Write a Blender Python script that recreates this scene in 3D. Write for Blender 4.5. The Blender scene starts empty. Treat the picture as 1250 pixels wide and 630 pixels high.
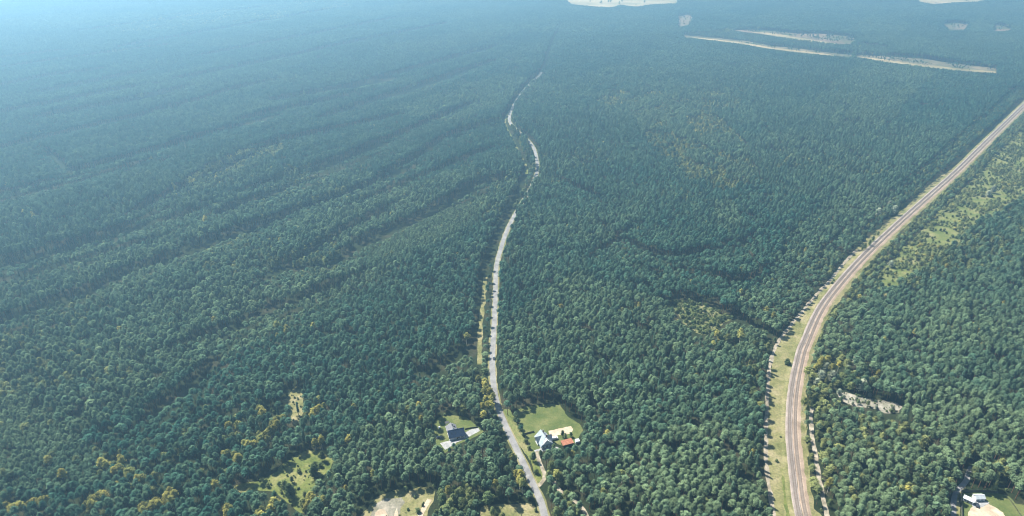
import bpy, bmesh, math, random
import numpy as np
from mathutils import Vector

random.seed(7)
RNG = np.random.default_rng(11)
R = math.radians
SC = bpy.context.scene
COL = SC.collection

# ------------------------------------------------------------------ camera, sky, sun, exposure
CAM_H, PITCH, FPX = 360.0, R(27.0), 833.0          # metres, down-tilt, focal length in pixels of a 1250 px wide frame
cam_d = bpy.data.cameras.new('camera')
cam = bpy.data.objects.new('camera', cam_d)
COL.objects.link(cam)
cam.location = (0, 0, CAM_H)
cam.rotation_euler = (math.pi / 2 - PITCH, 0, 0)
cam_d.sensor_width = 36.0
cam_d.lens = 36.0 * FPX / 1250.0
cam_d.clip_start = 1.0
cam_d.clip_end = 60000.0
SC.camera = cam

SUN_AZ, SUN_EL = R(-50.0), R(51.0)
world = bpy.data.worlds.new('World')
SC.world = world
world.use_nodes = True
wn, wl = world.node_tree.nodes, world.node_tree.links
wn.clear()
sky = wn.new('ShaderNodeTexSky')
sky.sky_type = 'NISHITA'
sky.sun_disc = False
sky.sun_elevation = SUN_EL
sky.sun_rotation = SUN_AZ
sky.air_density = 1.0
sky.dust_density = 1.0
sky.ozone_density = 1.6
wb = wn.new('ShaderNodeBackground')
wb.inputs['Strength'].default_value = 0.05
wo = wn.new('ShaderNodeOutputWorld')
wl.new(sky.outputs[0], wb.inputs['Color'])
wl.new(wb.outputs[0], wo.inputs['Surface'])

sun_d = bpy.data.lights.new('sun', 'SUN')
sun_d.energy = 5.0
sun_d.angle = R(0.6)
sun_d.color = (1.0, 0.95, 0.86)
sun = bpy.data.objects.new('sun', sun_d)
COL.objects.link(sun)
sdir = Vector((math.sin(SUN_AZ) * math.cos(SUN_EL), math.cos(SUN_AZ) * math.cos(SUN_EL), math.sin(SUN_EL)))
sun.rotation_euler = sdir.to_track_quat('Z', 'Y').to_euler()
sun.location = (0, 0, 900)

SC.view_settings.view_transform = 'Standard'
SC.view_settings.look = 'None'
SC.view_settings.gamma = 1.0
SC.view_settings.exposure = 1.92
SC.view_settings.use_curve_mapping = False
SC.render.engine = 'CYCLES'
SC.cycles.max_bounces = 5
SC.cycles.diffuse_bounces = 3
SC.cycles.glossy_bounces = 2
SC.cycles.transmission_bounces = 3
SC.cycles.volume_bounces = 0
SC.cycles.use_denoising = True
SC.cycles.filter_width = 1.0

# haze: even pale air round everything
HAZE_DENSITY = 0.00026
HAZE_COLOR = (0.38, 0.73, 1.0)
HAZE_G = 0.58

# ------------------------------------------------------------------ photo pixel -> place on the ground
SP, CP = math.sin(PITCH), math.cos(PITCH)


def at(x, y, z=0.0):
    a, b = (x - 625.0) / FPX, (315.0 - y) / FPX
    d = np.array([a, CP + b * SP, -SP + b * CP])
    t = (z - CAM_H) / d[2]
    return np.array([d[0] * t, d[1] * t, z])


def G(pts):
    return np.array([at(x, y)[:2] for x, y in pts])


def to_px(X, Y, Z=0.0):
    dz = Z - CAM_H
    dep = Y * CP - dz * SP
    up = Y * SP + dz * CP
    return 625.0 + FPX * X / dep, 315.0 - FPX * up / dep, dep


def smooth_line(pts, step=4.0):
    P = np.asarray(pts, float)
    P = np.vstack([2 * P[0] - P[1], P, 2 * P[-1] - P[-2]])
    out = []
    for i in range(1, len(P) - 2):
        p0, p1, p2, p3 = P[i - 1:i + 3]
        n = max(2, int(np.linalg.norm(p2 - p1) / step))
        for k in range(n):
            t = k / n
            out.append(0.5 * (2 * p1 + (p2 - p0) * t + (2 * p0 - 5 * p1 + 4 * p2 - p3) * t * t + (3 * p1 - p0 - 3 * p2 + p3) * t ** 3))
    out.append(P[-2])
    return np.array(out)


def in_poly(poly, X, Y):
    res = np.zeros(len(X), bool)
    x0, y0 = poly.min(0)
    x1, y1 = poly.max(0)
    idx = np.nonzero((X >= x0) & (X <= x1) & (Y >= y0) & (Y <= y1))[0]
    if len(idx) == 0:
        return res
    px, py = X[idx], Y[idx]
    c = np.zeros(len(idx), bool)
    j = len(poly) - 1
    for i in range(len(poly)):
        xi, yi = poly[i]
        xj, yj = poly[j]
        if yi != yj:
            c ^= ((yi > py) != (yj > py)) & (px < (xj - xi) * (py - yi) / (yj - yi) + xi)
        j = i
    res[idx] = c
    return res


def dist_line(line, X, Y, reach):
    """distance to a polyline and signed side (positive = right of travel), far points get 1e9"""
    D = np.full(len(X), 1e9)
    S = np.zeros(len(X))
    x0, y0 = line.min(0) - reach
    x1, y1 = line.max(0) + reach
    idx = np.nonzero((X >= x0) & (X <= x1) & (Y >= y0) & (Y <= y1))[0]
    px, py = X[idx], Y[idx]
    d = np.full(len(idx), 1e9)
    s = np.zeros(len(idx))
    for i in range(len(line) - 1):
        a, b = line[i], line[i + 1]
        v = b - a
        L2 = v @ v
        if L2 < 1e-9:
            continue
        m = (px >= min(a[0], b[0]) - reach) & (px <= max(a[0], b[0]) + reach) & (py >= min(a[1], b[1]) - reach) & (py <= max(a[1], b[1]) + reach)
        k = np.nonzero(m)[0]
        if len(k) == 0:
            continue
        wx, wy = px[k] - a[0], py[k] - a[1]
        t = np.clip((wx * v[0] + wy * v[1]) / L2, 0, 1)
        dd = np.hypot(wx - t * v[0], wy - t * v[1])
        side = np.sign(wx * v[1] - wy * v[0])
        better = dd < d[k]
        d[k[better]] = dd[better]
        s[k[better]] = side[better]
    D[idx] = d
    S[idx] = s
    return D, S


_NT = RNG.random((256, 256))


def vnoise(X, Y, scale, ox=0.0):
    x, y = X / scale + ox + 1000, Y / scale + ox * 1.7 + 1000
    xi, yi = np.floor(x).astype(int), np.floor(y).astype(int)
    fx, fy = x - xi, y - yi
    fx, fy = fx * fx * (3 - 2 * fx), fy * fy * (3 - 2 * fy)
    g = lambda i, j: _NT[i & 255, j & 255]
    return (g(xi, yi) * (1 - fx) + g(xi + 1, yi) * fx) * (1 - fy) + (g(xi, yi + 1) * (1 - fx) + g(xi + 1, yi + 1) * fx) * fy


# ------------------------------------------------------------------ materials
MATS = {}


def new_mat(name):
    m = bpy.data.materials.new(name)
    m.use_nodes = True
    m.node_tree.nodes.clear()
    return m, m.node_tree.nodes, m.node_tree.links


def ramp_mat(name, cols, scale=0.05, detail=6.0, rough=0.9, fine=None, fine_amt=0.35, bump=0.0, spread=(0.36, 0.64), metallic=0.0, spec=0.0):
    """two or three base colours mixed by world-position noise with finer grain on top"""
    m, n, l = new_mat(name)
    geo = n.new('ShaderNodeNewGeometry')
    tx = n.new('ShaderNodeTexNoise')
    tx.inputs['Scale'].default_value = scale
    tx.inputs['Detail'].default_value = detail
    tx.inputs['Roughness'].default_value = 0.62
    l.new(geo.outputs['Position'], tx.inputs['Vector'])
    rp = n.new('ShaderNodeValToRGB')
    el = rp.color_ramp.elements
    el[0].position, el[1].position = spread
    el[0].color = (*cols[0], 1)
    el[1].color = (*cols[-1], 1)
    if len(cols) == 3:
        e = el.new(sum(spread) / 2)
        e.color = (*cols[1], 1)
    l.new(tx.outputs['Fac'], rp.inputs['Fac'])
    out_c = rp.outputs['Color']
    if fine:
        t2 = n.new('ShaderNodeTexNoise')
        t2.inputs['Scale'].default_value = fine
        t2.inputs['Detail'].default_value = 3.0
        l.new(geo.outputs['Position'], t2.inputs['Vector'])
        mr = n.new('ShaderNodeMapRange')
        mr.inputs['From Min'].default_value = 0.25
        mr.inputs['From Max'].default_value = 0.75
        mr.inputs['To Min'].default_value = 1 - fine_amt
        mr.inputs['To Max'].default_value = 1 + fine_amt
        l.new(t2.outputs['Fac'], mr.inputs['Value'])
        mx = n.new('ShaderNodeVectorMath')
        mx.operation = 'SCALE'
        l.new(out_c, mx.inputs[0])
        l.new(mr.outputs[0], mx.inputs['Scale'])
        out_c = mx.outputs[0]
    b = n.new('ShaderNodeBsdfPrincipled')
    b.inputs['Roughness'].default_value = rough
    b.inputs['Metallic'].default_value = metallic
    b.inputs['Specular IOR Level'].default_value = spec
    l.new(out_c, b.inputs['Base Color'])
    if bump and fine:
        bp = n.new('ShaderNodeBump')
        bp.inputs['Strength'].default_value = bump
        bp.inputs['Distance'].default_value = 0.3
        l.new(t2.outputs['Fac'], bp.inputs['Height'])
        l.new(bp.outputs[0], b.inputs['Normal'])
    o = n.new('ShaderNodeOutputMaterial')
    l.new(b.outputs[0], o.inputs['Surface'])
    MATS[name] = m
    return m


def leaf_mat(name, ca, cb, trans=0.22):
    """foliage: 'tint' blends ca to cb, every crown and every tuft a little different"""
    m, n, l = new_mat(name)
    at_ = n.new('ShaderNodeAttribute')
    at_.attribute_type = 'INSTANCER'
    at_.attribute_name = 'tint'
    mix = n.new('ShaderNodeMix')
    mix.data_type = 'RGBA'
    mix.inputs['A'].default_value = (*ca, 1)
    mix.inputs['B'].default_value = (*cb, 1)
    l.new(at_.outputs['Fac'], mix.inputs['Factor'])
    oi = n.new('ShaderNodeObjectInfo')
    geo = n.new('ShaderNodeNewGeometry')
    m1 = n.new('ShaderNodeMapRange')
    m1.inputs['To Min'].default_value = 0.6
    m1.inputs['To Max'].default_value = 1.4
    l.new(oi.outputs['Random'], m1.inputs['Value'])
    m2 = n.new('ShaderNodeMapRange')
    m2.inputs['To Min'].default_value = 0.7
    m2.inputs['To Max'].default_value = 1.3
    l.new(geo.outputs['Random Per Island'], m2.inputs['Value'])
    mul = n.new('ShaderNodeMath')
    mul.operation = 'MULTIPLY'
    l.new(m1.outputs[0], mul.inputs[0])
    l.new(m2.outputs[0], mul.inputs[1])
    sc = n.new('ShaderNodeVectorMath')
    sc.operation = 'SCALE'
    l.new(mix.outputs['Result'], sc.inputs[0])
    l.new(mul.outputs[0], sc.inputs['Scale'])
    d = n.new('ShaderNodeBsdfDiffuse')
    t = n.new('ShaderNodeBsdfTranslucent')
    ms = n.new('ShaderNodeMixShader')
    ms.inputs[0].default_value = trans
    l.new(sc.outputs[0], d.inputs['Color'])
    l.new(sc.outputs[0], t.inputs['Color'])
    l.new(d.outputs[0], ms.inputs[1])
    l.new(t.outputs[0], ms.inputs[2])
    o = n.new('ShaderNodeOutputMaterial')
    l.new(ms.outputs[0], o.inputs['Surface'])
    MATS[name] = m
    return m


ramp_mat('forest_floor', [(0.012, 0.018, 0.009), (0.017, 0.022, 0.011), (0.032, 0.030, 0.018)], 0.035, 6, fine=0.9, fine_amt=0.4)
ramp_mat('grass', [(0.062, 0.080, 0.024), (0.095, 0.106, 0.038), (0.140, 0.130, 0.060)], 0.055, 8, fine=0.7, fine_amt=0.3, bump=0.4)
ramp_mat('clearcut_floor', [(0.045, 0.060, 0.022), (0.080, 0.090, 0.036), (0.140, 0.126, 0.068)], 0.09, 8, fine=0.7, fine_amt=0.35, bump=0.4)
ramp_mat('lawn', [(0.050, 0.068, 0.022), (0.070, 0.084, 0.029), (0.098, 0.102, 0.040)], 0.08, 7, fine=0.8, fine_amt=0.22, bump=0.3)
ramp_mat('dry_grass', [(0.080, 0.085, 0.033), (0.125, 0.118, 0.053), (0.180, 0.155, 0.088)], 0.06, 8, fine=0.6, fine_amt=0.3, bump=0.4)
ramp_mat('bright_grass', [(0.050, 0.068, 0.020), (0.088, 0.100, 0.030), (0.140, 0.132, 0.055)], 0.07, 7, fine=0.6, fine_amt=0.3, bump=0.4)
ramp_mat('sand', [(0.220, 0.175, 0.125), (0.290, 0.235, 0.172), (0.360, 0.300, 0.230)], 0.12, 6, fine=0.8, fine_amt=0.16, bump=0.3)
ramp_mat('quarry_soil', [(0.120, 0.120, 0.085), (0.190, 0.176, 0.145), (0.270, 0.245, 0.210)], 0.16, 8, fine=0.8, fine_amt=0.3, bump=0.4)
ramp_mat('grey_soil', [(0.100, 0.096, 0.066), (0.150, 0.140, 0.110), (0.220, 0.196, 0.156)], 0.11, 8, fine=0.7, fine_amt=0.25, bump=0.3)
ramp_mat('field', [(0.130, 0.110, 0.055), (0.205, 0.160, 0.085), (0.280, 0.215, 0.120)], 0.006, 6, fine=0.08, fine_amt=0.12)
ramp_mat('felled_ground', [(0.040, 0.052, 0.024), (0.082, 0.072, 0.042), (0.140, 0.110, 0.070)], 0.02, 7, fine=0.25, fine_amt=0.25)
ramp_mat('heath', [(0.050, 0.060, 0.026), (0.100, 0.074, 0.044), (0.150, 0.106, 0.072)], 0.012, 7, fine=0.15, fine_amt=0.25)
ramp_mat('path_dirt', [(0.120, 0.105, 0.075), (0.180, 0.156, 0.118), (0.250, 0.220, 0.170)], 0.2, 5, fine=1.2, fine_amt=0.15)
ramp_mat('asphalt', [(0.118, 0.116, 0.115), (0.152, 0.149, 0.146), (0.188, 0.184, 0.178)], 0.12, 6, rough=0.75, fine=1.5, fine_amt=0.12)
ramp_mat('concrete', [(0.15, 0.15, 0.15), (0.20, 0.20, 0.198), (0.255, 0.252, 0.247)], 0.4, 5, fine=2.0, fine_amt=0.1)
ramp_mat('ballast_grey', [(0.135, 0.113, 0.100), (0.178, 0.150, 0.132), (0.222, 0.187, 0.164)], 0.09, 6, fine=1.5, fine_amt=0.2, bump=0.4)
ramp_mat('ballast_brown', [(0.165, 0.124, 0.092), (0.210, 0.158, 0.118), (0.255, 0.195, 0.148)], 0.09, 6, fine=1.5, fine_amt=0.2, bump=0.4)
ramp_mat('rail_steel', [(0.16, 0.11, 0.085), (0.22, 0.16, 0.12)], 0.4, 3, rough=0.5, metallic=0.5)
ramp_mat('sleeper', [(0.155, 0.135, 0.118), (0.225, 0.195, 0.168)], 0.9, 3)
ramp_mat('bark_pine', [(0.105, 0.062, 0.040), (0.190, 0.110, 0.065)], 0.6, 4)
ramp_mat('bark_grey', [(0.090, 0.078, 0.062), (0.150, 0.132, 0.108)], 0.6, 4)
ramp_mat('bark_birch', [(0.300, 0.290, 0.260), (0.520, 0.510, 0.470)], 1.2, 4)
ramp_mat('render_white', [(0.56, 0.56, 0.55), (0.64, 0.64, 0.62)], 0.5, 4, rough=0.8)
ramp_mat('render_cream', [(0.60, 0.57, 0.50), (0.68, 0.65, 0.58)], 0.5, 4, rough=0.8)
ramp_mat('roof_slate', [(0.018, 0.030, 0.060), (0.028, 0.044, 0.080)], 0.9, 4, rough=0.6, fine=3.0, fine_amt=0.2)
ramp_mat('roof_grey', [(0.105, 0.108, 0.115), (0.150, 0.152, 0.160)], 0.9, 4, rough=0.65, fine=3.0, fine_amt=0.15)
ramp_mat('roof_pale', [(0.180, 0.212, 0.235), (0.240, 0.270, 0.292)], 0.8, 4, rough=0.45, fine=3.0, fine_amt=0.1)
ramp_mat('roof_red', [(0.190, 0.075, 0.045), (0.270, 0.125, 0.080)], 0.9, 4, rough=0.8, fine=2.0, fine_amt=0.2)
ramp_mat('roof_white', [(0.28, 0.31, 0.33), (0.37, 0.39, 0.40)], 0.6, 4, rough=0.5)
ramp_mat('timber', [(0.130, 0.085, 0.055), (0.210, 0.140, 0.090)], 1.0, 4)
ramp_mat('dark_glass', [(0.020, 0.026, 0.034), (0.035, 0.045, 0.055)], 0.5, 2, rough=0.12, spec=0.6)
ramp_mat('blue_glass', [(0.045, 0.110, 0.150), (0.070, 0.150, 0.190)], 0.5, 2, rough=0.15, spec=0.6)
ramp_mat('frame_white', [(0.70, 0.70, 0.70), (0.76, 0.76, 0.75)], 0.8, 2, rough=0.5)
ramp_mat('frame_dark', [(0.045, 0.045, 0.048), (0.065, 0.065, 0.068)], 0.8, 2, rough=0.5)
ramp_mat('fence_dark', [(0.050, 0.054, 0.048), (0.085, 0.085, 0.075)], 0.8, 3, rough=0.7)
ramp_mat('car_dark', [(0.020, 0.022, 0.027), (0.028, 0.030, 0.036)], 0.5, 2, rough=0.25, spec=0.6)
ramp_mat('car_white', [(0.66, 0.68, 0.70), (0.72, 0.74, 0.75)], 0.5, 2, rough=0.3, spec=0.5)
ramp_mat('tyre', [(0.022, 0.022, 0.022), (0.032, 0.032, 0.032)], 2, 2)
ramp_mat('brick_red', [(0.210, 0.085, 0.055), (0.300, 0.130, 0.085)], 1.5, 4)
ramp_mat('chimney_dark', [(0.060, 0.035, 0.035), (0.095, 0.055, 0.050)], 1.5, 4)
ramp_mat('metal_pale', [(0.42, 0.47, 0.50), (0.52, 0.57, 0.60)], 0.5, 3, rough=0.4)

leaf_mat('needles_pine', (0.020, 0.060, 0.043), (0.086, 0.122, 0.062), 0.08)
leaf_mat('needles_spruce', (0.030, 0.066, 0.046), (0.055, 0.092, 0.055), 0.2)
leaf_mat('leaves_green', (0.042, 0.070, 0.032), (0.150, 0.165, 0.062), 0.22)
leaf_mat('leaves_yellow', (0.105, 0.125, 0.045), (0.250, 0.225, 0.058), 0.25)
leaf_mat('leaves_pale', (0.150, 0.175, 0.120), (0.215, 0.230, 0.160), 0.25)
leaf_mat('leaves_shrub', (0.042, 0.068, 0.030), (0.110, 0.128, 0.050), 0.22)
leaf_mat('grass_tuft', (0.085, 0.105, 0.035), (0.215, 0.190, 0.080), 0.3)

# ------------------------------------------------------------------ mesh helpers


def tag(o, label=None, cat=None, group=None, kind=None):
    if label:
        o['label'] = label
    if cat:
        o['category'] = cat
    if group:
        o['group'] = group
    if kind:
        o['kind'] = kind
    return o


def mesh_of(name, V, F, mats, fmat=None, smooth=False):
    me = bpy.data.meshes.new(name)
    me.from_pydata([tuple(v) for v in V], [], [tuple(f) for f in F])
    for m in (mats if isinstance(mats, (list, tuple)) else [mats]):
        me.materials.append(MATS[m])
    if fmat is not None:
        me.polygons.foreach_set('material_index', np.asarray(fmat, np.int32))
    if smooth:
        me.polygons.foreach_set('use_smooth', np.ones(len(F), bool))
    me.update()
    return me


def link(name, me, parent=None):
    o = bpy.data.objects.new(name, me)
    COL.objects.link(o)
    if parent is not None:
        o.parent = parent
    return o


def empty(name, loc=(0, 0, 0), rz=0.0):
    o = bpy.data.objects.new(name, None)
    COL.objects.link(o)
    o.location = loc
    o.rotation_euler = (0, 0, rz)
    o.empty_display_size = 0.5
    return o


class MB:
    def __init__(self):
        self.V, self.F = [], []

    def poly(self, pts):
        k = len(self.V)
        self.V += [tuple(p) for p in pts]
        self.F.append(tuple(range(k, k + len(pts))))
        return self

    def box(self, x0, x1, y0, y1, z0, z1):
        k = len(self.V)
        self.V += [(x, y, z) for z in (z0, z1) for x, y in ((x0, y0), (x1, y0), (x1, y1), (x0, y1))]
        for f in ((0, 3, 2, 1), (4, 5, 6, 7), (0, 1, 5, 4), (1, 2, 6, 5), (2, 3, 7, 6), (3, 0, 4, 7)):
            self.F.append(tuple(k + i for i in f))
        return self

    def slab(self, pts, th):
        """a plate of thickness th under the given top polygon"""
        k, n = len(self.V), len(pts)
        self.V += [tuple(p) for p in pts] + [(p[0], p[1], p[2] - th) for p in pts]
        self.F.append(tuple(range(k, k + n)))
        self.F.append(tuple(range(k + 2 * n - 1, k + n - 1, -1)))
        for i in range(n):
            j = (i + 1) % n
            self.F.append((k + i, k + n + i, k + n + j, k + j))
        return self

    def prism(self, prof, y0, y1):
        """profile of (x,z) swept along y"""
        k, n = len(self.V), len(prof)
        self.V += [(x, y0, z) for x, z in prof] + [(x, y1, z) for x, z in prof]
        self.F.append(tuple(range(k, k + n)))
        self.F.append(tuple(range(k + 2 * n - 1, k + n - 1, -1)))
        for i in range(n):
            j = (i + 1) % n
            self.F.append((k + i, k + n + i, k + n + j, k + j))
        return self

    def cyl(self, p, q, r0, r1, n=8):
        p, q = Vector(p), Vector(q)
        d = (q - p).normalized()
        a = d.orthogonal().normalized()
        b = d.cross(a)
        k = len(self.V)
        for c, r in ((p, r0), (q, r1)):
            for i in range(n):
                t = 2 * math.pi * i / n
                self.V.append(tuple(c + (a * math.cos(t) + b * math.sin(t)) * r))
        for i in range(n):
            j = (i + 1) % n
            self.F.append((k + i, k + j, k + n + j, k + n + i))
        self.F.append(tuple(range(k + n - 1, k - 1, -1)))
        self.F.append(tuple(range(k + n, k + 2 * n)))
        return self

    def build(self, name, mat, parent=None, fix=True):
        me = mesh_of(name, self.V, self.F, mat)
        if fix:
            bm = bmesh.new()
            bm.from_mesh(me)
            bmesh.ops.recalc_face_normals(bm, faces=bm.faces)
            bm.to_mesh(me)
            bm.free()
        return link(name, me, parent)


def sheet(name, poly, z, mat, jitter=1.2, step=3.0, parent=None, seed=0):
    """flat irregular patch of ground, its outline roughened"""
    P = []
    rr = random.Random(seed or hash(name) % 1000)
    n = len(poly)
    for i in range(n):
        a, b = np.asarray(poly[i]), np.asarray(poly[(i + 1) % n])
        L = np.linalg.norm(b - a)
        k = max(1, int(L / step))
        for j in range(k):
            P.append(a + (b - a) * j / k)
    P = np.array(P)
    d1 = vnoise(P[:, 0], P[:, 1], step * 2.2, 3.1) - 0.5
    d2 = vnoise(P[:, 0], P[:, 1], step * 2.2, 9.7) - 0.5
    P[:, 0] += d1 * 2 * jitter + RNG.normal(0, 0.15 * jitter, len(P))
    P[:, 1] += d2 * 2 * jitter + RNG.normal(0, 0.15 * jitter, len(P))
    bm = bmesh.new()
    vs = [bm.verts.new((p[0], p[1], z)) for p in P]
    f = bm.faces.new(vs)
    if f.normal.z < 0 or (f.normal_update() or f.normal.z < 0):
        f.normal_flip()
    bmesh.ops.triangulate(bm, faces=[f])
    me = bpy.data.meshes.new(name)
    bm.to_mesh(me)
    bm.free()
    me.materials.append(MATS[mat])
    o = link(name, me, parent)
    return o


def sweep(name, line, prof, mat, parent=None, jitter=0.0, closed=False):
    """open profile of (offset to the right, z) swept along a ground line"""
    L = np.asarray(line)
    T = np.gradient(L, axis=0)
    T /= np.linalg.norm(T, axis=1)[:, None]
    N = np.stack([T[:, 1], -T[:, 0]], 1)
    V, F = [], []
    m = len(prof)
    jj = [(vnoise(L[:, 0], L[:, 1], 6.0, 5 + k) - 0.5) * 2 * jitter if (jitter and k in (0, m - 1)) else np.zeros(len(L)) for k in range(m)]
    for i in range(len(L)):
        for k, (o, z) in enumerate(prof):
            p = L[i] + N[i] * (o + jj[k][i])
            V.append((p[0], p[1], z))
    for i in range(len(L) - 1):
        for k in range(m if closed else m - 1):
            k2 = (k + 1) % m
            a, b = i * m + k, i * m + k2
            F.append((a, b, b + m, a + m))
    return link(name, mesh_of(name, V, F, mat), parent)


# ------------------------------------------------------------------ layout lines and areas (traced, then laid on the ground)
ROAD = smooth_line(G([(690, 700), (668, 640), (660, 612), (650, 590), (640, 568), (628, 543), (615, 515), (606, 490), (602, 465), (601, 440), (602.5, 410), (604, 380), (605, 350), (606, 325), (611, 305), (618, 284), (627, 265), (637, 248), (648, 229), (655, 212), (656, 202), (654, 188), (650, 178), (643, 170), (632, 160), (623, 150), (622, 141), (626, 131), (634, 117), (646, 103), (660, 90), (666, 78), (664, 62), (670, 45), (690, 25), (705, 5)]), 5.0)
STRIP = smooth_line(G([(582, 445), (582.5, 425), (584, 400), (587, 370), (589.5, 345), (593, 325), (602, 301), (612, 281), (624, 254), (636, 228), (643, 208), (634, 187), (617, 151), (622, 135)]), 6.0)
RAIL = smooth_line(G([(1003, 720), (979, 628), (972, 582), (968, 546), (967, 509), (970, 473), (977.5, 436), (983, 420), (1002, 378), (1027.5, 344), (1057.5, 311), (1093, 277), (1130, 243.6), (1167.5, 210), (1210, 168), (1245, 134), (1290, 90)]), 5.0)
VERGE_PATH = smooth_line(G([(950, 650), (944, 622), (937, 580), (934.5, 546), (936, 491), (938, 465), (942, 436), (950, 418), (958, 407), (975, 385), (991, 366), (1012, 343), (1031, 321), (1045, 306)]), 4.0)
EAST_PATH = smooth_line(G([(1014, 645), (1008, 622), (1004, 605), (999, 580), (995, 554), (991, 533), (990, 515), (991, 498)]), 4.0)
YARD_PATH = smooth_line(G([(656, 551), (657, 560), (662, 572), (665, 581), (662, 588), (657, 593.5)]), 2.0)
SIDE_PATH = smooth_line(G([(676, 588), (683, 599), (694, 606), (703, 613), (712, 622), (722, 640)]), 3.0)
SE_ROAD = smooth_line(G([(1163, 660), (1163.5, 630), (1164, 611), (1168, 600), (1175, 593), (1180, 586), (1182, 578), (1186, 570)]), 3.0)
SW_PATH = smooth_line(G([(508, 645), (513, 630), (519, 619), (524.5, 609.5)]), 3.0)
RIDES = [([(-40, 195), (0, 185), (51, 173), (115, 158), (179, 143), (230, 130), (282, 115), (330, 103)], 7), ([(90, 216), (141, 203), (192, 192), (225, 179), (282, 161), (330, 148)], 7), ([(160, 126), (190, 119), (220, 112)], 7),
         ([(56, 115), (115, 103), (170, 92)], 7), ([(-40, 116), (0, 109), (51, 98), (115, 89)], 7), ([(225, 98), (320, 79), (440, 56), (540, 32)], 8), ([(-30, 78), (0, 73), (69, 66)], 8), ([(60, 190), (72, 200), (84, 212)], 4),
         ([(330, 180), (364, 173), (420, 160), (477, 147)], 6), ([(338, 126), (390, 120), (443, 113), (480, 100)], 6), ([(384, 214), (459, 193), (530, 167), (558, 148), (571, 132)], 6), ([(479, 214), (520, 190), (546, 171), (607, 152)], 6),
         ([(270, 264), (300, 254), (346, 241), (384, 224), (423, 208), (450, 197)], 6), ([(250, 304), (300, 287), (351, 268), (384, 254), (425, 241), (459, 228), (495, 213)], 6), ([(440, 303), (480, 284), (510, 272), (530, 260), (556, 249), (576, 234), (610, 224)], 8),
         ([(355, 333), (402, 329), (428, 313), (450, 296)], 6), ([(-30, 409), (0, 399), (43, 386), (77, 371), (113, 360), (159, 339), (230, 313), (256, 301), (271, 296), (302, 284)], 6.5), ([(190, 512), (212, 494), (243, 473), (262, 450)], 5), ([(520, 462), (546, 451), (566, 438), (580, 424)], 6),
         ([(770, 302), (795, 314), (815, 321), (853, 315)], 6), ([(868, 343), (890, 350), (910, 350), (930, 338)], 5), ([(732, 312), (745, 303), (758, 293)], 4), ([(690, 227), (705, 235), (724, 243)], 5), 
         ([(-40, 340), (60, 318), (140, 290), (190, 268)], 4.5), ([(170, 262), (205, 245), (236, 227), (276, 208), (310, 190)], 5), ([(-30, 250), (40, 240), (90, 222)], 5), ([(1180, 380), (1205, 400), (1225, 430)], 5),
         ([(430, 110), (520, 85), (600, 60)], 5), ([(400, 145), (480, 122), (560, 92)], 4), ([(150, 60), (300, 35), (420, 10)], 6)]
MORE = [[(-40, 264), (170, 206)], [(0, 330), (240, 264)], [(-40, 362), (180, 300)], [(480, 120), (600, 78)], [(300, 150), (420, 121)], [(320, 232), (470, 180)], [(-40, 150), (160, 111)], [(-40, 92), (200, 58)], [(250, 70), (480, 25)], [(60, 145), (200, 118)], [(330, 340), (470, 262)], [(240, 420), (420, 350)], [(440, 250), (590, 190)], [(100, 40), (330, 10)]]
RIDES = [([p[0], p[-1]] if (p[0][0] < 470 and len(p) > 2 and p[0][1] < 300 and p[0][0] > -35) else p, w) for p, w in RIDES] + [(p, 4.5) for p in MORE] + [([(624, 136), (630, 121), (645, 103), (660, 90), (666, 78), (672, 58), (680, 40)], 3.5)]
RIDES = [(smooth_line(G(p), 15.0), w * (2.3 if at(*p[0])[1] > 1150 else 1.15) * (1.15 if p[0][0] < 600 else .55)) for p, w in RIDES]

OPEN = {}   # open ground the photograph shows


def area(name, pts):
    OPEN[name] = G(pts)
    return OPEN[name]


A_VERGE = area('verge', [(1060, 700), (952, 700), (941, 625), (935, 575), (934, 540), (936, 490), (939, 460), (945, 432), (955, 411), (968, 396), (990, 369), (1012, 345), (1034, 320), (1046, 303), (1062, 288), (1076, 276), (1095, 262), (1120, 240), (1135, 226), (1150, 214), (1160, 208), (1180, 205), (1150, 235), (1110, 272), (1070, 312), (1040, 345), (1017, 377), (1000, 410), (991, 440), (985, 475), (983, 510), (985, 545), (990, 580), (995, 620)])
A_HOUSE1 = area('yard1', [(533, 516), (540, 511), (552, 509), (566, 511), (576, 518), (584, 523), (587, 527), (578, 532), (566, 538), (556, 543), (544, 550), (537, 545), (534, 536), (532, 525)])
A_HOUSE2 = area('yard2', [(628, 501), (645, 496), (668, 493), (684, 494), (690, 505), (700, 513), (708, 518), (712, 526), (706, 534), (700, 543), (688, 545), (676, 540), (668, 547), (662, 551), (655, 556), (650, 553), (644, 545), (640, 533), (634, 520)])
A_TRI = area('roadside_triangle', [(648, 562), (655, 559), (661, 570), (664, 580), (660, 590), (656, 592)])
A_MEADOW = area('meadow', [(292, 593), (308, 589), (322, 586), (338, 576), (349, 567), (362, 558), (375, 552), (396, 554), (401, 562), (398, 573), (388, 581), (381, 590), (379, 600), (377, 612), (370, 622), (358, 618), (347, 607), (336, 600), (318, 597), (300, 600)])
A_GLADE = area('glade', [(341, 489), (352, 487), (361, 474), (368, 478), (369, 492), (372, 498), (367, 508), (361, 518), (357, 512), (357, 501), (350, 494)])
A_SANDCLEAR = area('clearing', [(436, 660), (441, 628), (450, 616), (461, 606), (468, 603), (487, 598), (503, 597), (514, 593), (523, 596), (530, 601), (527, 612), (522, 624), (518, 660)])
A_SOUTH = area('south_meadow', [(585, 660), (588, 620), (600, 616), (622, 616), (640, 615), (650, 614), (656, 622), (662, 660)])
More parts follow.
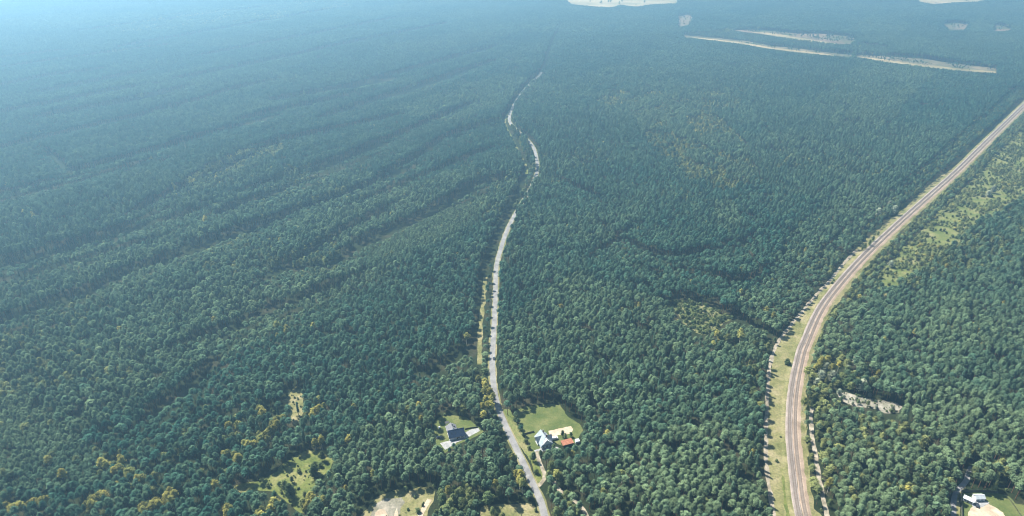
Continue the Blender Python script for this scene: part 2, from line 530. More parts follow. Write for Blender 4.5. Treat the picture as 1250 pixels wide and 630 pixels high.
A_QUARRY = area('quarry', [(1019, 479), (1032, 479), (1042, 481), (1048, 483), (1060, 486), (1075, 489), (1090, 490), (1101, 496), (1096, 503), (1080, 505), (1068, 500), (1052, 497), (1043, 495), (1030, 490)])
A_SE = area('se_yard', [(1174, 602), (1190, 600), (1205, 600), (1220, 603), (1232, 606), (1240, 615), (1262, 618), (1290, 660), (1172, 660)])
A_SE_R = area('se_rough', [(1158, 660), (1161, 625), (1162, 612), (1168, 597), (1176, 589), (1180, 577), (1184, 577), (1182, 588), (1177, 596), (1172, 602), (1171, 660)])
A_CUT = area('clearcut', [(819, 368), (832, 367), (850, 370), (868, 375), (882, 385), (896, 388), (880, 398), (868, 405), (858, 410), (848, 405), (836, 396), (826, 382)])
A_FIELD1 = area('far_field', [(682, -14), (688, -3), (697, 5), (715, 7), (745, 9), (758, 6), (775, 8), (800, 5), (826, 4), (832, -14)])
A_FIELD2 = area('far_field2', [(1112, -16), (1123, 2), (1140, 5), (1165, 3), (1190, 2), (1212, -1), (1235, -1), (1262, -4), (1262, -16)])
A_FELL1 = area('felled_strip', [(832, 43), (845, 44), (880, 47), (910, 50), (941, 56), (980, 60), (1018, 65), (1040, 67), (1040, 70), (1018, 68), (980, 65), (941, 60), (907, 54), (870, 49), (838, 46)])
A_FELL2 = area('felled_strip2', [(1045, 66), (1062, 68), (1082, 68), (1100, 70), (1122, 71), (1160, 77), (1195, 81), (1217, 84), (1217, 89), (1190, 88), (1160, 85), (1122, 80), (1090, 77), (1070, 73), (1045, 70)])
A_FELL3 = area('felled_block', [(893, 37), (915, 36), (945, 38), (971, 41), (1000, 41), (1030, 44), (1044, 47), (1038, 54), (1020, 53), (990, 49), (970, 47), (940, 43), (915, 40)])
A_SP1 = area('spot1', [(828, 20), (838, 18), (845, 21), (841, 30), (829, 33)])
A_SP2 = area('spot2', [(1150, 29), (1165, 28), (1182, 30), (1178, 36), (1160, 36)])
A_SP3 = area('spot3', [(1213, 31), (1222, 31), (1235, 36), (1225, 38), (1214, 38)])
A_SP4 = area('spot4', [(220.5, 163), (222.5, 163), (226, 174), (228, 184), (227, 185), (224, 175)])
HIDDEN_OPEN = [G([(884, 396), (900, 388), (930, 403), (955, 417), (948, 425), (920, 420), (890, 410), (870, 420), (850, 415)])]
A_SHRUB = G([(1064, 352), (1078, 330), (1100, 306), (1128, 278), (1155, 250), (1187, 220), (1219, 186), (1265, 140), (1285, 215), (1250, 245), (1222, 262), (1195, 275), (1165, 300), (1136, 326), (1108, 345), (1080, 362)])
YOUNG = [G([(-40, 440), (0, 466), (50, 501), (101, 539), (128, 557), (140, 580), (120, 604), (60, 606), (-60, 620)]), G([(840, 44), (893, 38), (940, 44), (1020, 55), (1018, 64), (941, 55)]), G([(1045, 55), (1085, 60), (1083, 68), (1045, 66)]),
         G([(860, 402), (890, 396), (935, 412), (950, 425), (935, 440), (900, 440), (860, 425)]), G([(440, 300), (540, 262), (600, 238), (590, 262), (560, 290), (470, 330)])]
LIGHT = [G([(225, 228), (260, 205), (300, 188), (345, 176), (350, 190), (300, 220), (250, 243)]), G([(728, 128), (745, 115), (770, 118), (765, 132), (735, 138)]), G([(845, 118), (875, 116), (905, 128), (900, 142), (855, 135)]),
         G([(868, 255), (890, 250), (905, 280), (895, 300), (872, 285)]), G([(760, 128), (800, 116), (860, 132), (910, 180), (925, 220), (890, 240), (840, 225), (790, 180)]), G([(735, 590), (800, 540), (860, 520), (930, 560), (935, 640), (740, 650)]),
         G([(130, 30), (300, 10), (420, 0), (430, 12), (300, 30), (150, 45)]), G([(1080, 500), (1150, 480), (1250, 520), (1280, 640), (1010, 640), (1020, 560)])]
BROAD = [(G([(583, 455), (596, 452), (604, 495), (612, 520), (602, 520), (590, 500)]), .55), (G([(984, 640), (984, 520), (988, 470), (1000, 440), (1014, 450), (1008, 520), (1018, 640)]), .8), (G([(1000, 425), (1025, 430), (1060, 455), (1070, 475), (1040, 478), (1015, 485), (996, 470)]), .65),
         (G([(534, 606), (560, 600), (600, 608), (600, 640), (525, 640)]), .8), (G([(592, 325), (606, 300), (626, 262), (645, 232), (640, 226), (622, 256), (600, 300), (588, 326)]), .5), (G([(1040, 310), (1060, 285), (1120, 235), (1180, 185), (1250, 118), (1262, 100), (1190, 150), (1110, 225), (1050, 285)]), .5),
         (G([(636, 210), (652, 190), (646, 172), (626, 152), (619, 152), (634, 188)]), .5), (G([(1010, 372), (1040, 340), (1100, 285), (1135, 250), (1250, 145), (1262, 150), (1140, 262), (1060, 345), (1010, 400), (995, 440), (988, 440)]), .75), (G([(628, 545), (640, 560), (652, 590), (646, 600), (634, 580), (620, 550)]), .7), (G([(664, 575), (680, 575), (690, 600), (720, 640), (672, 640), (660, 600)]), .5),
         (G([(130, 560), (180, 550), (300, 500), (345, 500), (340, 560), (280, 590), (150, 640), (100, 640)]), .22), (A_CUT, .5), (G([(1085, 350), (1140, 300), (1200, 245), (1262, 180), (1290, 290), (1230, 318), (1160, 345), (1110, 365)]), .45)]
YELLOW_SPOTS = [(128, 566, 2), (152, 562, 2), (143, 574, 1), (158, 580, 3), (172, 588, 1), (143, 593, 1), (115, 612, 4), (125, 606, 3), (108, 618, 2), (190, 615, 4), (202, 609, 4), (213, 604, 3), (177, 622, 2), (10, 622, 2), (22, 619, 2), (38, 616, 1), (57, 563, 1), (78, 580, 1), (55, 612, 1),
                (335, 519, 3), (330, 528, 4), (322, 536, 4), (312, 543, 2), (342, 512, 2), (294, 519, 2), (277, 523, 1), (290, 560, 4), (276, 556, 1), (318, 504, 2), (318, 502, 1), (326, 622, 5), (338, 617, 4), (320, 630, 3), (375, 618, 3), (381, 609, 2), (393, 614, 1), (387, 503, 3), (388, 538, 2), (280, 624, 3), (378, 510, 2), (262, 592, 1), (300, 545, 1),
                (590, 470, 2), (594, 478, 3), (597, 487, 3), (593, 497, 2), (599, 496, 2), (586, 463, 1), (590, 506, 1), (497, 499, 1), (511, 495, 1), (627, 562, 1), (633, 578, 2), (637, 588, 2), (682, 580, 1), (698, 557, 1), (1005, 443, 3), (1000, 449, 2), (1026, 447, 1), (1080, 415, 1), (985, 490, 1), (760, 580, 1), (733, 603, 1), (790, 600, 1),
                (38, 266, 4), (30, 263, 3), (253, 271, 2), (235, 224, 2), (215, 230, 2), (340, 398, 1), (348, 404, 2), (340, 412, 1), (381, 398, 1), (900, 408, 2), (945, 385, 1), (938, 382, 1), (905, 360, 1), (872, 420, 2), (878, 410, 2), (1020, 452, 1), (550, 600, 1), (985, 455, 1), (430, 500, 1), (1010, 590, 1)]

# ------------------------------------------------------------------ ground, roads and open areas
def struct(o):
    o['kind'] = 'structure'
    return o


g = MB()
n = 24
xs = np.linspace(-9000, 9000, n + 1)
ys = np.linspace(-3000, 15000, n + 1)
for i in range(n):
    for j in range(n):
        g.poly([(xs[i], ys[j], 0), (xs[i + 1], ys[j], 0), (xs[i + 1], ys[j + 1], 0), (xs[i], ys[j + 1], 0)])
struct(g.build('ground', 'forest_floor', fix=False))

Z1, Z2, Z3, Z4 = 0.05, 0.10, 0.15, 0.20
for nm, poly, mat, z, jt in (
        ('grass_verge', A_VERGE, 'dry_grass', Z1, 1.5), ('lawn', A_HOUSE1.mean(0) + (A_HOUSE1 - A_HOUSE1.mean(0)) * 1.12, 'lawn', Z1, 0.8), ('lawn', A_HOUSE2, 'lawn', Z1, 0.8), ('grass_verge', A_TRI, 'bright_grass', Z1, 0.6),
        ('meadow', A_MEADOW.mean(0) + (A_MEADOW - A_MEADOW.mean(0)) * 1.12, 'bright_grass', Z1, 1.5), ('meadow', A_GLADE.mean(0) + (A_GLADE - A_GLADE.mean(0)) * 1.15, 'dry_grass', Z1, 1.5), ('meadow', A_SANDCLEAR, 'dry_grass', Z1, 1.5), ('meadow', A_SOUTH, 'dry_grass', Z1, 1.5),
        ('sandy_ground', A_QUARRY, 'grey_soil', Z1, 1.5), ('yard', A_SE, 'lawn', Z1, 0.8), ('grass_verge', A_SE_R, 'dry_grass', Z1, 1.2), ('clear_cut', A_CUT, 'clearcut_floor', Z1, 2.0), ('meadow', A_SHRUB, 'grass', Z1, 2.9),
        ('field', A_FIELD1, 'field', Z1, 6), ('field', A_FIELD2, 'field', Z1, 6), ('felled_strip', A_FELL1, 'felled_ground', Z1, 3.5), ('felled_strip', A_FELL2, 'felled_ground', Z1, 3.5), ('felled_strip', A_FELL3, 'heath', Z1, 4),
        ('clear_cut', A_SP1, 'heath', Z1, 4), ('clear_cut', A_SP2, 'heath', Z1, 4), ('clear_cut', A_SP3, 'heath', Z1, 4), ('path', A_SP4, 'felled_ground', Z1, 1)):
    struct(sheet(nm, poly, z, mat, jt, 3.0 if jt < 3 else 12.0))
for nm, pts, mat, z, jt in (
        ('sandy_ground', [(452, 629), (458, 618), (465, 611), (476, 609), (490, 607), (495, 612), (490, 620), (484, 645), (455, 645)], 'grey_soil', Z2, 1.2),
        ('sandy_ground', [(455, 645), (458, 626), (463, 622), (470, 623), (474, 629), (470, 645)], 'sand', Z3, 0.8), ('sandy_ground', [(478, 645), (482, 625), (485, 620), (486, 626), (484, 645)], 'sand', Z3, 0.5),
        ('sandy_ground', [(669, 526), (676, 524.5), (684, 523), (690, 521), (697, 520), (700, 524), (697, 529), (690, 531), (682, 531), (676, 534), (671, 532)], 'sand', Z2, 0.5),
        ('paved_yard', [(652, 550), (656, 548.5), (664, 546.5), (676, 545), (682, 546), (680, 548.5), (668, 550), (658, 552.5), (653, 553)], 'concrete', Z2, 0.2),
        ('paved_yard', [(537, 541), (547, 538.5), (556, 535.5), (567, 528.5), (576, 524), (584, 522.5), (586, 526), (578, 530.5), (568, 536), (558, 540), (552, 544), (543.5, 549.5)], 'concrete', Z2, 0.15),
        ('terrace', [(543.5, 520.5), (548, 519), (551, 533), (548.5, 535.5)], 'concrete', Z2, 0.1),
        ('sandy_ground', [(1187, 616), (1197, 611), (1206, 614), (1215, 619), (1226, 626), (1233, 640), (1236, 660), (1180, 660), (1183, 626)], 'sand', Z2, 1.2),
        ('paved_yard', [(1185, 616), (1189, 612), (1204, 611), (1208, 614), (1200, 619), (1189, 620)], 'concrete', Z3, 0.3),
        ('sandy_ground', [(1020, 480), (1033, 480), (1047, 484), (1052, 490), (1046, 494), (1036, 490), (1026, 486)], 'quarry_soil', Z2, 1.0), ('sandy_ground', [(1068, 495), (1082, 493), (1095, 495), (1098, 500), (1084, 503), (1072, 500)], 'quarry_soil', Z2, 1.2),
        ('grass_verge', [(611, 500), (622, 499), (634, 520), (641, 534), (651, 554), (647, 562), (637, 548), (624, 522)], 'grass', 0.07, 0.8),
        ('meadow_patch', [(960, 640), (957, 600), (954, 575), (958, 560), (963, 580), (966, 610), (971, 640)], 'bright_grass', Z2, 1.5), ('meadow_patch', [(963, 470), (958, 440), (968, 410), (979, 392), (974, 420), (967, 450)], 'dry_grass', Z2, 1.5),
        ('sand_line', [(912, 38.5), (945, 40.5), (975, 46), (1010, 51.5), (1032, 55), (1030, 56.5), (1005, 54), (970, 49), (940, 43)], 'field', Z2, 2), ('sand_line', [(838, 45), (872, 48), (908, 52), (942, 58), (1018, 67), (1018, 68.5), (942, 60), (906, 54), (870, 49.5)], 'field', Z2, 2), ('sand_line', [(1046, 69), (1075, 72), (1122, 78), (1165, 83), (1216, 87.5), (1216, 89.5), (1165, 86), (1122, 81), (1075, 75)], 'field', Z2, 2)):
    struct(sheet(nm, G(pts), z, mat, jt, 2.0 if jt < 3 else 10.0))

ROAD_SEEN = ROAD[ROAD[:, 1] < at(660, 88)[1]]
struct(sweep('road_shoulder', ROAD_SEEN, [(-3.5, Z2), (3.6, Z2)], 'dry_grass', jitter=0.9))
struct(sweep('road', ROAD_SEEN, [(-2.5, Z3 + .0), (0, Z4), (2.5, Z3 + .0)], 'asphalt', jitter=0.12))
struct(sweep('grass_ride', STRIP[STRIP[:, 1] < at(590, 338)[1]], [(-.2, Z1), (4.4, Z1)], 'dry_grass', jitter=1.3))  # grass only on the sunlit right side; bare dark floor serves as the shade
struct(sweep('grass_ride', STRIP[STRIP[:, 1] > at(640, 215)[1]], [(-1.6, Z1), (1.8, Z1)], 'grass', jitter=0.8))
struct(sweep('dirt_path', VERGE_PATH, [(-1.5, Z2), (1.5, Z2)], 'path_dirt', jitter=0.8))
struct(sweep('dirt_path', EAST_PATH, [(-1.6, Z1), (1.6, Z1)], 'path_dirt', jitter=0.7))
struct(sweep('dirt_path', YARD_PATH, [(-1.5, Z3), (1.5, Z3)], 'path_dirt', jitter=0.3))
struct(sweep('dirt_path', SIDE_PATH, [(-1.5, Z2), (1.5, Z2)], 'path_dirt', jitter=0.6))
struct(sweep('gravel_road', SE_ROAD, [(-1.7, Z2), (1.7, Z2)], 'asphalt', jitter=0.4))
struct(sweep('dirt_path', SW_PATH, [(-1.6, Z2), (1.6, Z2)], 'sand', jitter=0.4))

# railway: embankment, two ballast beds, four rails, sleepers
rw = struct(sweep('railway', RAIL, [(-8.5, Z2), (-6.2, .55), (6.2, .55), (8.8, Z2)], 'dry_grass', jitter=0.6))
sweep('ballast', RAIL, [(-5.2, .50), (-4.3, .95), (-0.2, .95), (0, .88)], 'ballast_grey', rw, 0.25)
sweep('ballast', RAIL, [(0.02, .88), (0.2, .95), (4.3, .95), (6.4, .50)], 'ballast_brown', rw, 0.4)
for c in (-2.15, 2.15):
    for s in (-0.75, 0.75):
        o = c + s
        sweep('rail', RAIL, [(o - .06, 1.08), (o - .06, 1.24), (o + .06, 1.24), (o + .06, 1.08)], 'rail_steel', rw)
    L = RAIL
    seg = np.linalg.norm(np.diff(L, axis=0), axis=1)
    cum = np.concatenate([[0], np.cumsum(seg)])
    S = np.arange(0, min(cum[-1], 1750.0), 0.6)
    px, py = np.interp(S, cum, L[:, 0]), np.interp(S, cum, L[:, 1])
    tx, ty = np.gradient(px), np.gradient(py)
    ln = np.hypot(tx, ty)
    tx, ty = tx / ln, ty / ln
    V, F = [], []
    for x, y, a, b in zip(px, py, tx, ty):
        x, y = x + b * c, y - a * c
        k = len(V)
        for z in (.93, 1.09):
            for u, v in ((-1.3, -.13), (1.3, -.13), (1.3, .13), (-1.3, .13)):
                V.append((x + b * u + a * v, y - a * u + b * v, z))
        for f in ((4, 5, 6, 7), (0, 1, 5, 4), (1, 2, 6, 5), (2, 3, 7, 6), (3, 0, 4, 7)):
            F.append(tuple(k + i for i in f))
    so = link('sleepers', mesh_of('sleepers', V, F, 'sleeper'), rw)
    so['kind'] = 'stuff'

# ------------------------------------------------------------------ tree forms
def leaf_quads(V, F, centre, rad, count, size, rng, squash=1.0, up=0.5):
    c = np.asarray(centre)
    d = rng.normal(size=(count, 3))
    d /= np.linalg.norm(d, axis=1)[:, None]
    d[:, 2] = np.where(d[:, 2] < -0.35, -d[:, 2], d[:, 2])
    for k in range(count):
        nrm = d[k] + rng.normal(0, .35, 3) + np.array([0, 0, up])
        nrm /= np.linalg.norm(nrm)
        p = c + d[k] * rad * np.array([1, 1, squash]) * rng.uniform(.78, 1.08)
        a = np.cross(nrm, rng.normal(size=3))
        a /= np.linalg.norm(a) + 1e-9
        b = np.cross(nrm, a)
        s = size * rng.uniform(.65, 1.25)
        i = len(V)
        V += [p + a * s * .62, p + b * s * .45 - nrm * s * .16, p - a * s * .62, p - b * s * .45 - nrm * s * .16]
        F += [(i, i + 1, i + 2), (i, i + 2, i + 3)]


ICO = None


def blob(V, F, centre, rx, rz, rng, rough=0.18):
    global ICO
    if ICO is None:
        bm = bmesh.new()
        bmesh.ops.create_icosphere(bm, subdivisions=2, radius=1)
        bm.verts.ensure_lookup_table()
        ICO = (np.array([v.co for v in bm.verts]), [tuple(v.index for v in f.verts) for f in bm.faces])
        bm.free()
    i = len(V)
    w = 1 + rng.uniform(-rough, rough, len(ICO[0]))
    for q, s in zip(ICO[0], w):
        V.append(np.asarray(centre) + np.array([q[0] * rx, q[1] * rx, q[2] * rz]) * s)
    F += [(a + i, b + i, c + i) for a, b, c in ICO[1]]


def make_form(kind, seed):
    """returns trunk mesh, crown mesh (shared by every tree of that form)"""
    rng = np.random.default_rng(seed)
    CV, CF = [], []
    t = MB()
    if kind == 'pine':
        h, Rm, z0 = 15.0, 3.0 * rng.uniform(.84, 1.14), 10.0 + rng.uniform(-.9, .8)
        cone = rng.uniform(0.0, 1.1)
        prof = lambda u: Rm * (1 - u ** 2.2) ** .55 * (1 - cone * .3 * u) * (0.72 + .28 * min(1, u * 4))
        nc, cr, lc, ls = 30, (.75, 1.15), 14, .66
    elif kind == 'spruce':
        h, Rm, z0 = 16.5, 2.1, 3.0
        prof = lambda u: Rm * (1 - u) ** .85 + .18
        nc, cr, lc, ls = 40, (.5, .85), 9, .6
    elif kind == 'birch':
        h, Rm, z0 = 12.5, 2.5 * rng.uniform(.85, 1.1), 6.4
        prof = lambda u: Rm * math.sin(math.pi * min(1, (u * .88 + .12)) ** .85) ** .7 + .15
        nc, cr, lc, ls = 34, (.55, .85), 12, .5
    elif kind == 'broadleaf':
        h, Rm, z0 = 11.0, 3.0, 2.2
        prof = lambda u: Rm * math.sin(math.pi * (u * .86 + .14) ** .8) ** .6 + .2
        nc, cr, lc, ls = 46, (.7, 1.15), 12, .6
    elif kind == 'willow':
        h, Rm, z0 = 9.5, 3.6, 1.0
        prof = lambda u: Rm * math.sqrt(max(0.02, 1 - (u * 1.25 - .35) ** 2))
        nc, cr, lc, ls = 60, (.7, 1.05), 12, .5
    elif kind == 'young_pine':
        h, Rm, z0 = 8.5, 2.0 * rng.uniform(.85, 1.12), 4.6
        prof = lambda u: Rm * (1 - u ** 2.0) ** .6 * (.75 + .25 * min(1, u * 4)) + .1
        nc, cr, lc, ls = 24, (.5, .8), 11, .52
    else:  # shrub
        h, Rm, z0 = 2.6, 1.5, .25
        prof = lambda u: Rm * math.sqrt(max(.03, 1 - (u * 1.1 - .2) ** 2))
        nc, cr, lc, ls = 16, (.35, .6), 10, .38
    # trunk, gently bent, and limbs
    bend = rng.normal(0, .018 * h, 2)
    pts = [np.array([bend[0] * s * s, bend[1] * s * s, h * .94 * s]) for s in (0, .25, .5, .75, 1)]
    r0 = h * (.0125 if kind != 'shrub' else .02)
    for a, b, ra, rb in zip(pts, pts[1:], (1.15, .95, .78, .5), (.95, .78, .5, .15)):
        t.cyl(a, b, r0 * ra, r0 * rb, 6)
    lean = lambda z: bend * (z / (h * .94)) ** 2
    centres = []
    for k in range(nc):
        u = (k + rng.uniform(.1, .9)) / nc
        u = u ** .9
        z = z0 + u * (h - z0) * .96
        ang = k * 2.399 + rng.uniform(-.5, .5)
        rr = max(.0, prof(u)) * rng.uniform(.55, .98) - .25
        rr = max(0, rr)
        lx, ly = lean(z)
        c = np.array([lx + rr * math.cos(ang), ly + rr * math.sin(ang), z])
        cs = rng.uniform(*cr) * (1.0 if kind != 'pine' else (1.05 - .25 * u))
        centres.append((c, cs))
        leaf_quads(CV, CF, c, cs, lc, ls * cs / ((cr[0] + cr[1]) / 2), rng, .8)
        if k % 4 == 0 and kind != 'shrub':
            zb = max(z - .8, z0 * .7)
            lx, ly = lean(zb)
            t.cyl((lx, ly, zb), tuple(c), r0 * .32, r0 * .1, 4)
    lx, ly = lean(h)
    leaf_quads(CV, CF, (lx, ly, h - .5), .55 if kind != 'shrub' else .3, lc, ls * .8, rng, 1.1)
    # denser inner foliage that stops light coming straight through
    for u0 in (.25, .55, .8):
        z = z0 + u0 * (h - z0)
        lx, ly = lean(z)
        blob(CV, CF, (lx, ly, z), prof(u0) * .62, (h - z0) * .2, rng)
    bark = {'pine': 'bark_pine', 'young_pine': 'bark_pine', 'birch': 'bark_birch'}.get(kind, 'bark_grey')
    leaf = {'pine': 'needles_pine', 'spruce': 'needles_spruce', 'young_pine': 'needles_pine', 'birch': 'leaves_yellow', 'broadleaf': 'leaves_green', 'willow': 'leaves_pale', 'shrub': 'leaves_shrub'}[kind]
    tm = mesh_of(kind + '_trunk', t.V, t.F, bark)
    cm = mesh_of(kind + '_crown', CV, CF, leaf)
    both = mesh_of(kind + '_whole', list(t.V) + CV, list(t.F) + [tuple(i + len(t.V) for i in f) for f in CF], [bark, leaf], [0] * len(t.F) + [1] * len(CF))
    return tm, cm, both, h


FORMS = {}
forms_col = bpy.data.collections.new('tree_forms')
order = []
for kind, cnt in (('birch', 3), ('broadleaf', 4), ('pine', 7), ('shrub', 3), ('spruce', 3), ('willow', 2), ('young_pine', 3)):
    FORMS[kind] = []
    for k in range(cnt):
        tm, cm, both, h = make_form(kind, 100 * len(FORMS) + k)
        nm = 'form_%s_%s' % (kind, 'abcdefgh'[k])
        fo = bpy.data.objects.new(nm, both)
        forms_col.objects.link(fo)
        order.append(nm)
        FORMS[kind].append((tm, cm, nm, h))
order.sort()
FIDX = {nm: i for i, nm in enumerate(order)}
HEIGHT = {k: v[0][3] for k, v in FORMS.items()}

# ------------------------------------------------------------------ where every tree stands
def jitter_grid(sp, y0, y1, slope=0.815, jit=0.36):
    nx, ny = int(2 * slope * (y1 + 300) / sp), int((y1 - y0) / (sp * .87))
    I, J = np.meshgrid(np.arange(nx), np.arange(ny))
    X = (I - nx / 2 + .5 * (J & 1)) * sp
    Y = y0 + J * sp * .87
    X = X + RNG.uniform(-jit, jit, X.shape) * sp
    Y = Y + RNG.uniform(-jit, jit, Y.shape) * sp
    X, Y = X.ravel(), Y.ravel()
    dep = Y * CP + CAM_H * SP
    m = (np.abs(X) < dep * slope + 15) & (Y > y0) & (Y < y1)
    return X[m], Y[m]


x1, y1 = jitter_grid(5.0, 265, 1500)
x2, y2 = jitter_grid(5.8, 1500, 2300)
x3, y3 = jitter_grid(6.9, 2300, 3900)
yx, yy = jitter_grid(3.3, 265, 1500)
ym = np.zeros(len(yx), bool)
for poly in YOUNG:
    ym |= in_poly(poly, yx, yy)
    om = in_poly(poly, x1, y1)
    x1, y1 = x1[~om], y1[~om]
x1, y1 = np.concatenate([x1, yx[ym]]), np.concatenate([y1, yy[ym]])
X = np.concatenate([x1, x2, x3])
Y = np.concatenate([y1, y2, y3])
WID = np.concatenate([np.full(len(x1), 1.04), np.full(len(x2), 1.12), np.full(len(x3), 1.5)])
N = len(X)

# stands of even age, drawn out along the rides
dv = G([(0, 398)])[0] - G([(286, 287)])[0]
th = math.atan2(dv[1], dv[0])
U_ = X * math.cos(th) + Y * math.sin(th)
W_ = -X * math.sin(th) + Y * math.cos(th)
wob = (vnoise(X, Y, 90, 2.2) - .5) * 40
sid = np.floor((W_ + wob * .4) / 165).astype(int) * 131 + np.floor((U_ + wob + np.floor(W_ / 165) * 97) / 380).astype(int) * 17
srand = lambda k: ((np.sin(sid * 12.9898 + k * 78.233) * 43758.5453) % 1.0)
stand_h = .84 + .24 * srand(1)
stand_t = srand(2)
H_ = stand_h * (1 + (vnoise(X, Y, 14, 4) - .5) * .24 + (vnoise(X, Y, 60, 14) - .5) * .12) * (1 + RNG.normal(0, 1, N).clip(-2.6, 2.6) * .055)
T_ = (.02 + .42 * stand_t + .22 * vnoise(X, Y, 160, 8) + .32 * vnoise(X, Y, 50, 6) + RNG.normal(0, .14, N)).clip(0, 1)
WID = WID * (.90 + .18 * srand(3)) * RNG.normal(1, .18, N).clip(.6, 1.5)
KIND = np.full(N, 'pine', dtype='<U10')

r = RNG.random(N)
KIND[(r < .035 + .10 * (vnoise(X, Y, 130, 12) > .68))] = 'spruce'
bm_ = (vnoise(X, Y, 110, 21) > .74) & (RNG.random(N) < .30) | (RNG.random(N) < .012)
KIND[bm_] = 'broadleaf'
for poly in LIGHT:
    m = in_poly(poly, X, Y)
    T_[m] = (T_[m] + .35).clip(0, 1)
    far = m & (Y > 900) & (RNG.random(N) < .8) & (vnoise(X, Y, 34, 81) > .46)
    KIND[far] = np.where(RNG.random(far.sum()) < .12, 'birch', 'broadleaf')
    T_[far] = (.6 + .4 * RNG.random(far.sum()))
    H_[far] *= .85
KIND[(KIND == 'pine') & (RNG.random(N) < .006) & (Y < 1300)] = 'birch'
keep = np.ones(N, bool)
for poly in YOUNG:
    m = in_poly(poly, X, Y)
    KIND[m & (KIND != 'broadleaf')] = 'young_pine'
    T_[m] = (T_[m] * .6 + .42).clip(0, 1)
for poly, p in BROAD:
    m = in_poly(poly, X, Y) & (RNG.random(N) < p)
    q = RNG.random(N)
    KIND[m] = 'broadleaf'
    KIND[m & (q < .22)] = 'shrub'
    T_[m] = RNG.random(m.sum())
ms = in_poly(A_SHRUB, X, Y)
q = RNG.random(N)
KIND[ms] = np.where(q[ms] < .40, 'shrub', np.where(q[ms] < .47, 'birch', 'broadleaf'))
T_[ms] = (.45 + .55 * RNG.random(ms.sum()))
H_[ms] *= RNG.uniform(.3, .62, ms.sum())
keep &= ~(ms & (vnoise(X, Y, 17, 31) > .58))
# thin places where the floor shows
thin = vnoise(X, Y, 38, 41) * .6 + vnoise(X, Y, 11, 43) * .4
gap = ((thin > .77) & (RNG.random(N) < .7)) | ((vnoise(X, Y, 7.5, 51) > .81) & (Y < 1700))
low = gap & (RNG.random(N) < .7) & (Y < 1600)
KIND[low] = 'shrub'
T_[low] *= .6
keep &= ~(gap & ~low)
keep &= RNG.random(N) > .03

for ln, w in RIDES:
    if ln[-1][0] < ln[0][0]:
        ln = ln[::-1]
    d, s = dist_line(ln, X, Y, 60)
    near = (s > 0) & (d < 55)
    H_[near] *= (.70 + .30 * np.clip((d[near] - 20) / 35, 0, 1))
    beyond = (s <= 0) & (d < 34)
    H_[beyond] *= 1.0 + .20 * (1 - d[beyond] / 34)
d, s = dist_line(ROAD, X, Y, 40)
m = (d < 16) & (s < 0) & (Y < 1000)
H_[m] *= .62
d, s = dist_line(RAIL, X, Y, 60)
m = (d < 34) & (s > 0)
H_[m] *= .66
T_[m] = (T_[m] + .3).clip(0, 1)
m = (d < 40) & (s < 0) & (Y > 560)
H_[m] *= .72
TH = np.array([HEIGHT[k] for k in KIND]) * H_
TH[KIND == 'shrub'] = 2.6 * RNG.uniform(.6, 1.3, (KIND == 'shrub').sum())


def shadow_pts(s):
    f = CAM_H / (CAM_H - s)
    return X * f, Y * f


blocked = np.zeros(N, bool)
for fr in (0.0, .35, .65, .92):
    PX, PY = shadow_pts(TH * fr)
    for nm, poly in OPEN.items():
        g_ = {'yard1': 1.14, 'yard2': 1.05, 'meadow': 1.12, 'glade': 1.15, 'clearing': 1.08, 'south_meadow': 1.05, 'quarry': 1.12, 'clearcut': 1.1}.get(nm, 1.0)
        c_ = poly.mean(0)
        blocked |= in_poly(c_ + (poly - c_) * g_, PX, PY)
    near = PY < 800
    d, s = dist_line(ROAD, PX, PY, 12)
    blocked |= near & (d < np.where(s < 0, 6.0, 5.0) if fr == 0 else near & (d < 3.8))
    d, s = dist_line(RAIL, PX, PY, 30)
    blocked |= (d < (np.where((s < 0) & (PY > 560), 15.0, 9.5) if fr == 0 else 8.5))
    for ln, w in ((VERGE_PATH, 2.2), (YARD_PATH, 2.4), (SE_ROAD, 2.4), (SW_PATH, 2.4)):
        d, s = dist_line(ln, PX, PY, 12)
        blocked |= d < w
    if fr < .5:
        for ln, w in ((EAST_PATH, 1.9), (SIDE_PATH, 1.9), (STRIP, 5.0 if fr == 0 else 3.5)):
            d, s = dist_line(ln, PX, PY, 12)
            blocked |= (d < w) & (PY < 900)
d, s = dist_line(ROAD, X, Y, 12)
blocked |= d < np.where(Y > at(660, 88)[1], 2.0, 4.2)
# stretches of the far road that show between the trees
for a, b in ((300, 262), (215, 175), (152, 132), (96, 88)):
    for fr in (.5, .9):
        PX, PY = shadow_pts(TH * fr)
        lo, hi = at(640, a)[1], at(640, b)[1]
        d, s = dist_line(ROAD, PX, PY, 12)
        blocked |= (d < (2.2 if a == 300 else 4.0)) & (PY > lo) & (PY < hi)
d, s = dist_line(STRIP, X, Y, 14)
blocked |= d < 5.5
for ln, w in RIDES:
    d, s = dist_line(ln, X, Y, 34)
    blocked |= d < np.minimum(w, 15.0) * (.7 + .5 * vnoise(X, Y, 22, 71))
for poly in HIDDEN_OPEN:
    m = in_poly(poly, X, Y)
    blocked |= m & (TH > 9)
keep &= ~blocked

X, Y, WID, H_, T_, KIND, TH = (v[keep] for v in (X, Y, WID, H_, T_, KIND, TH))

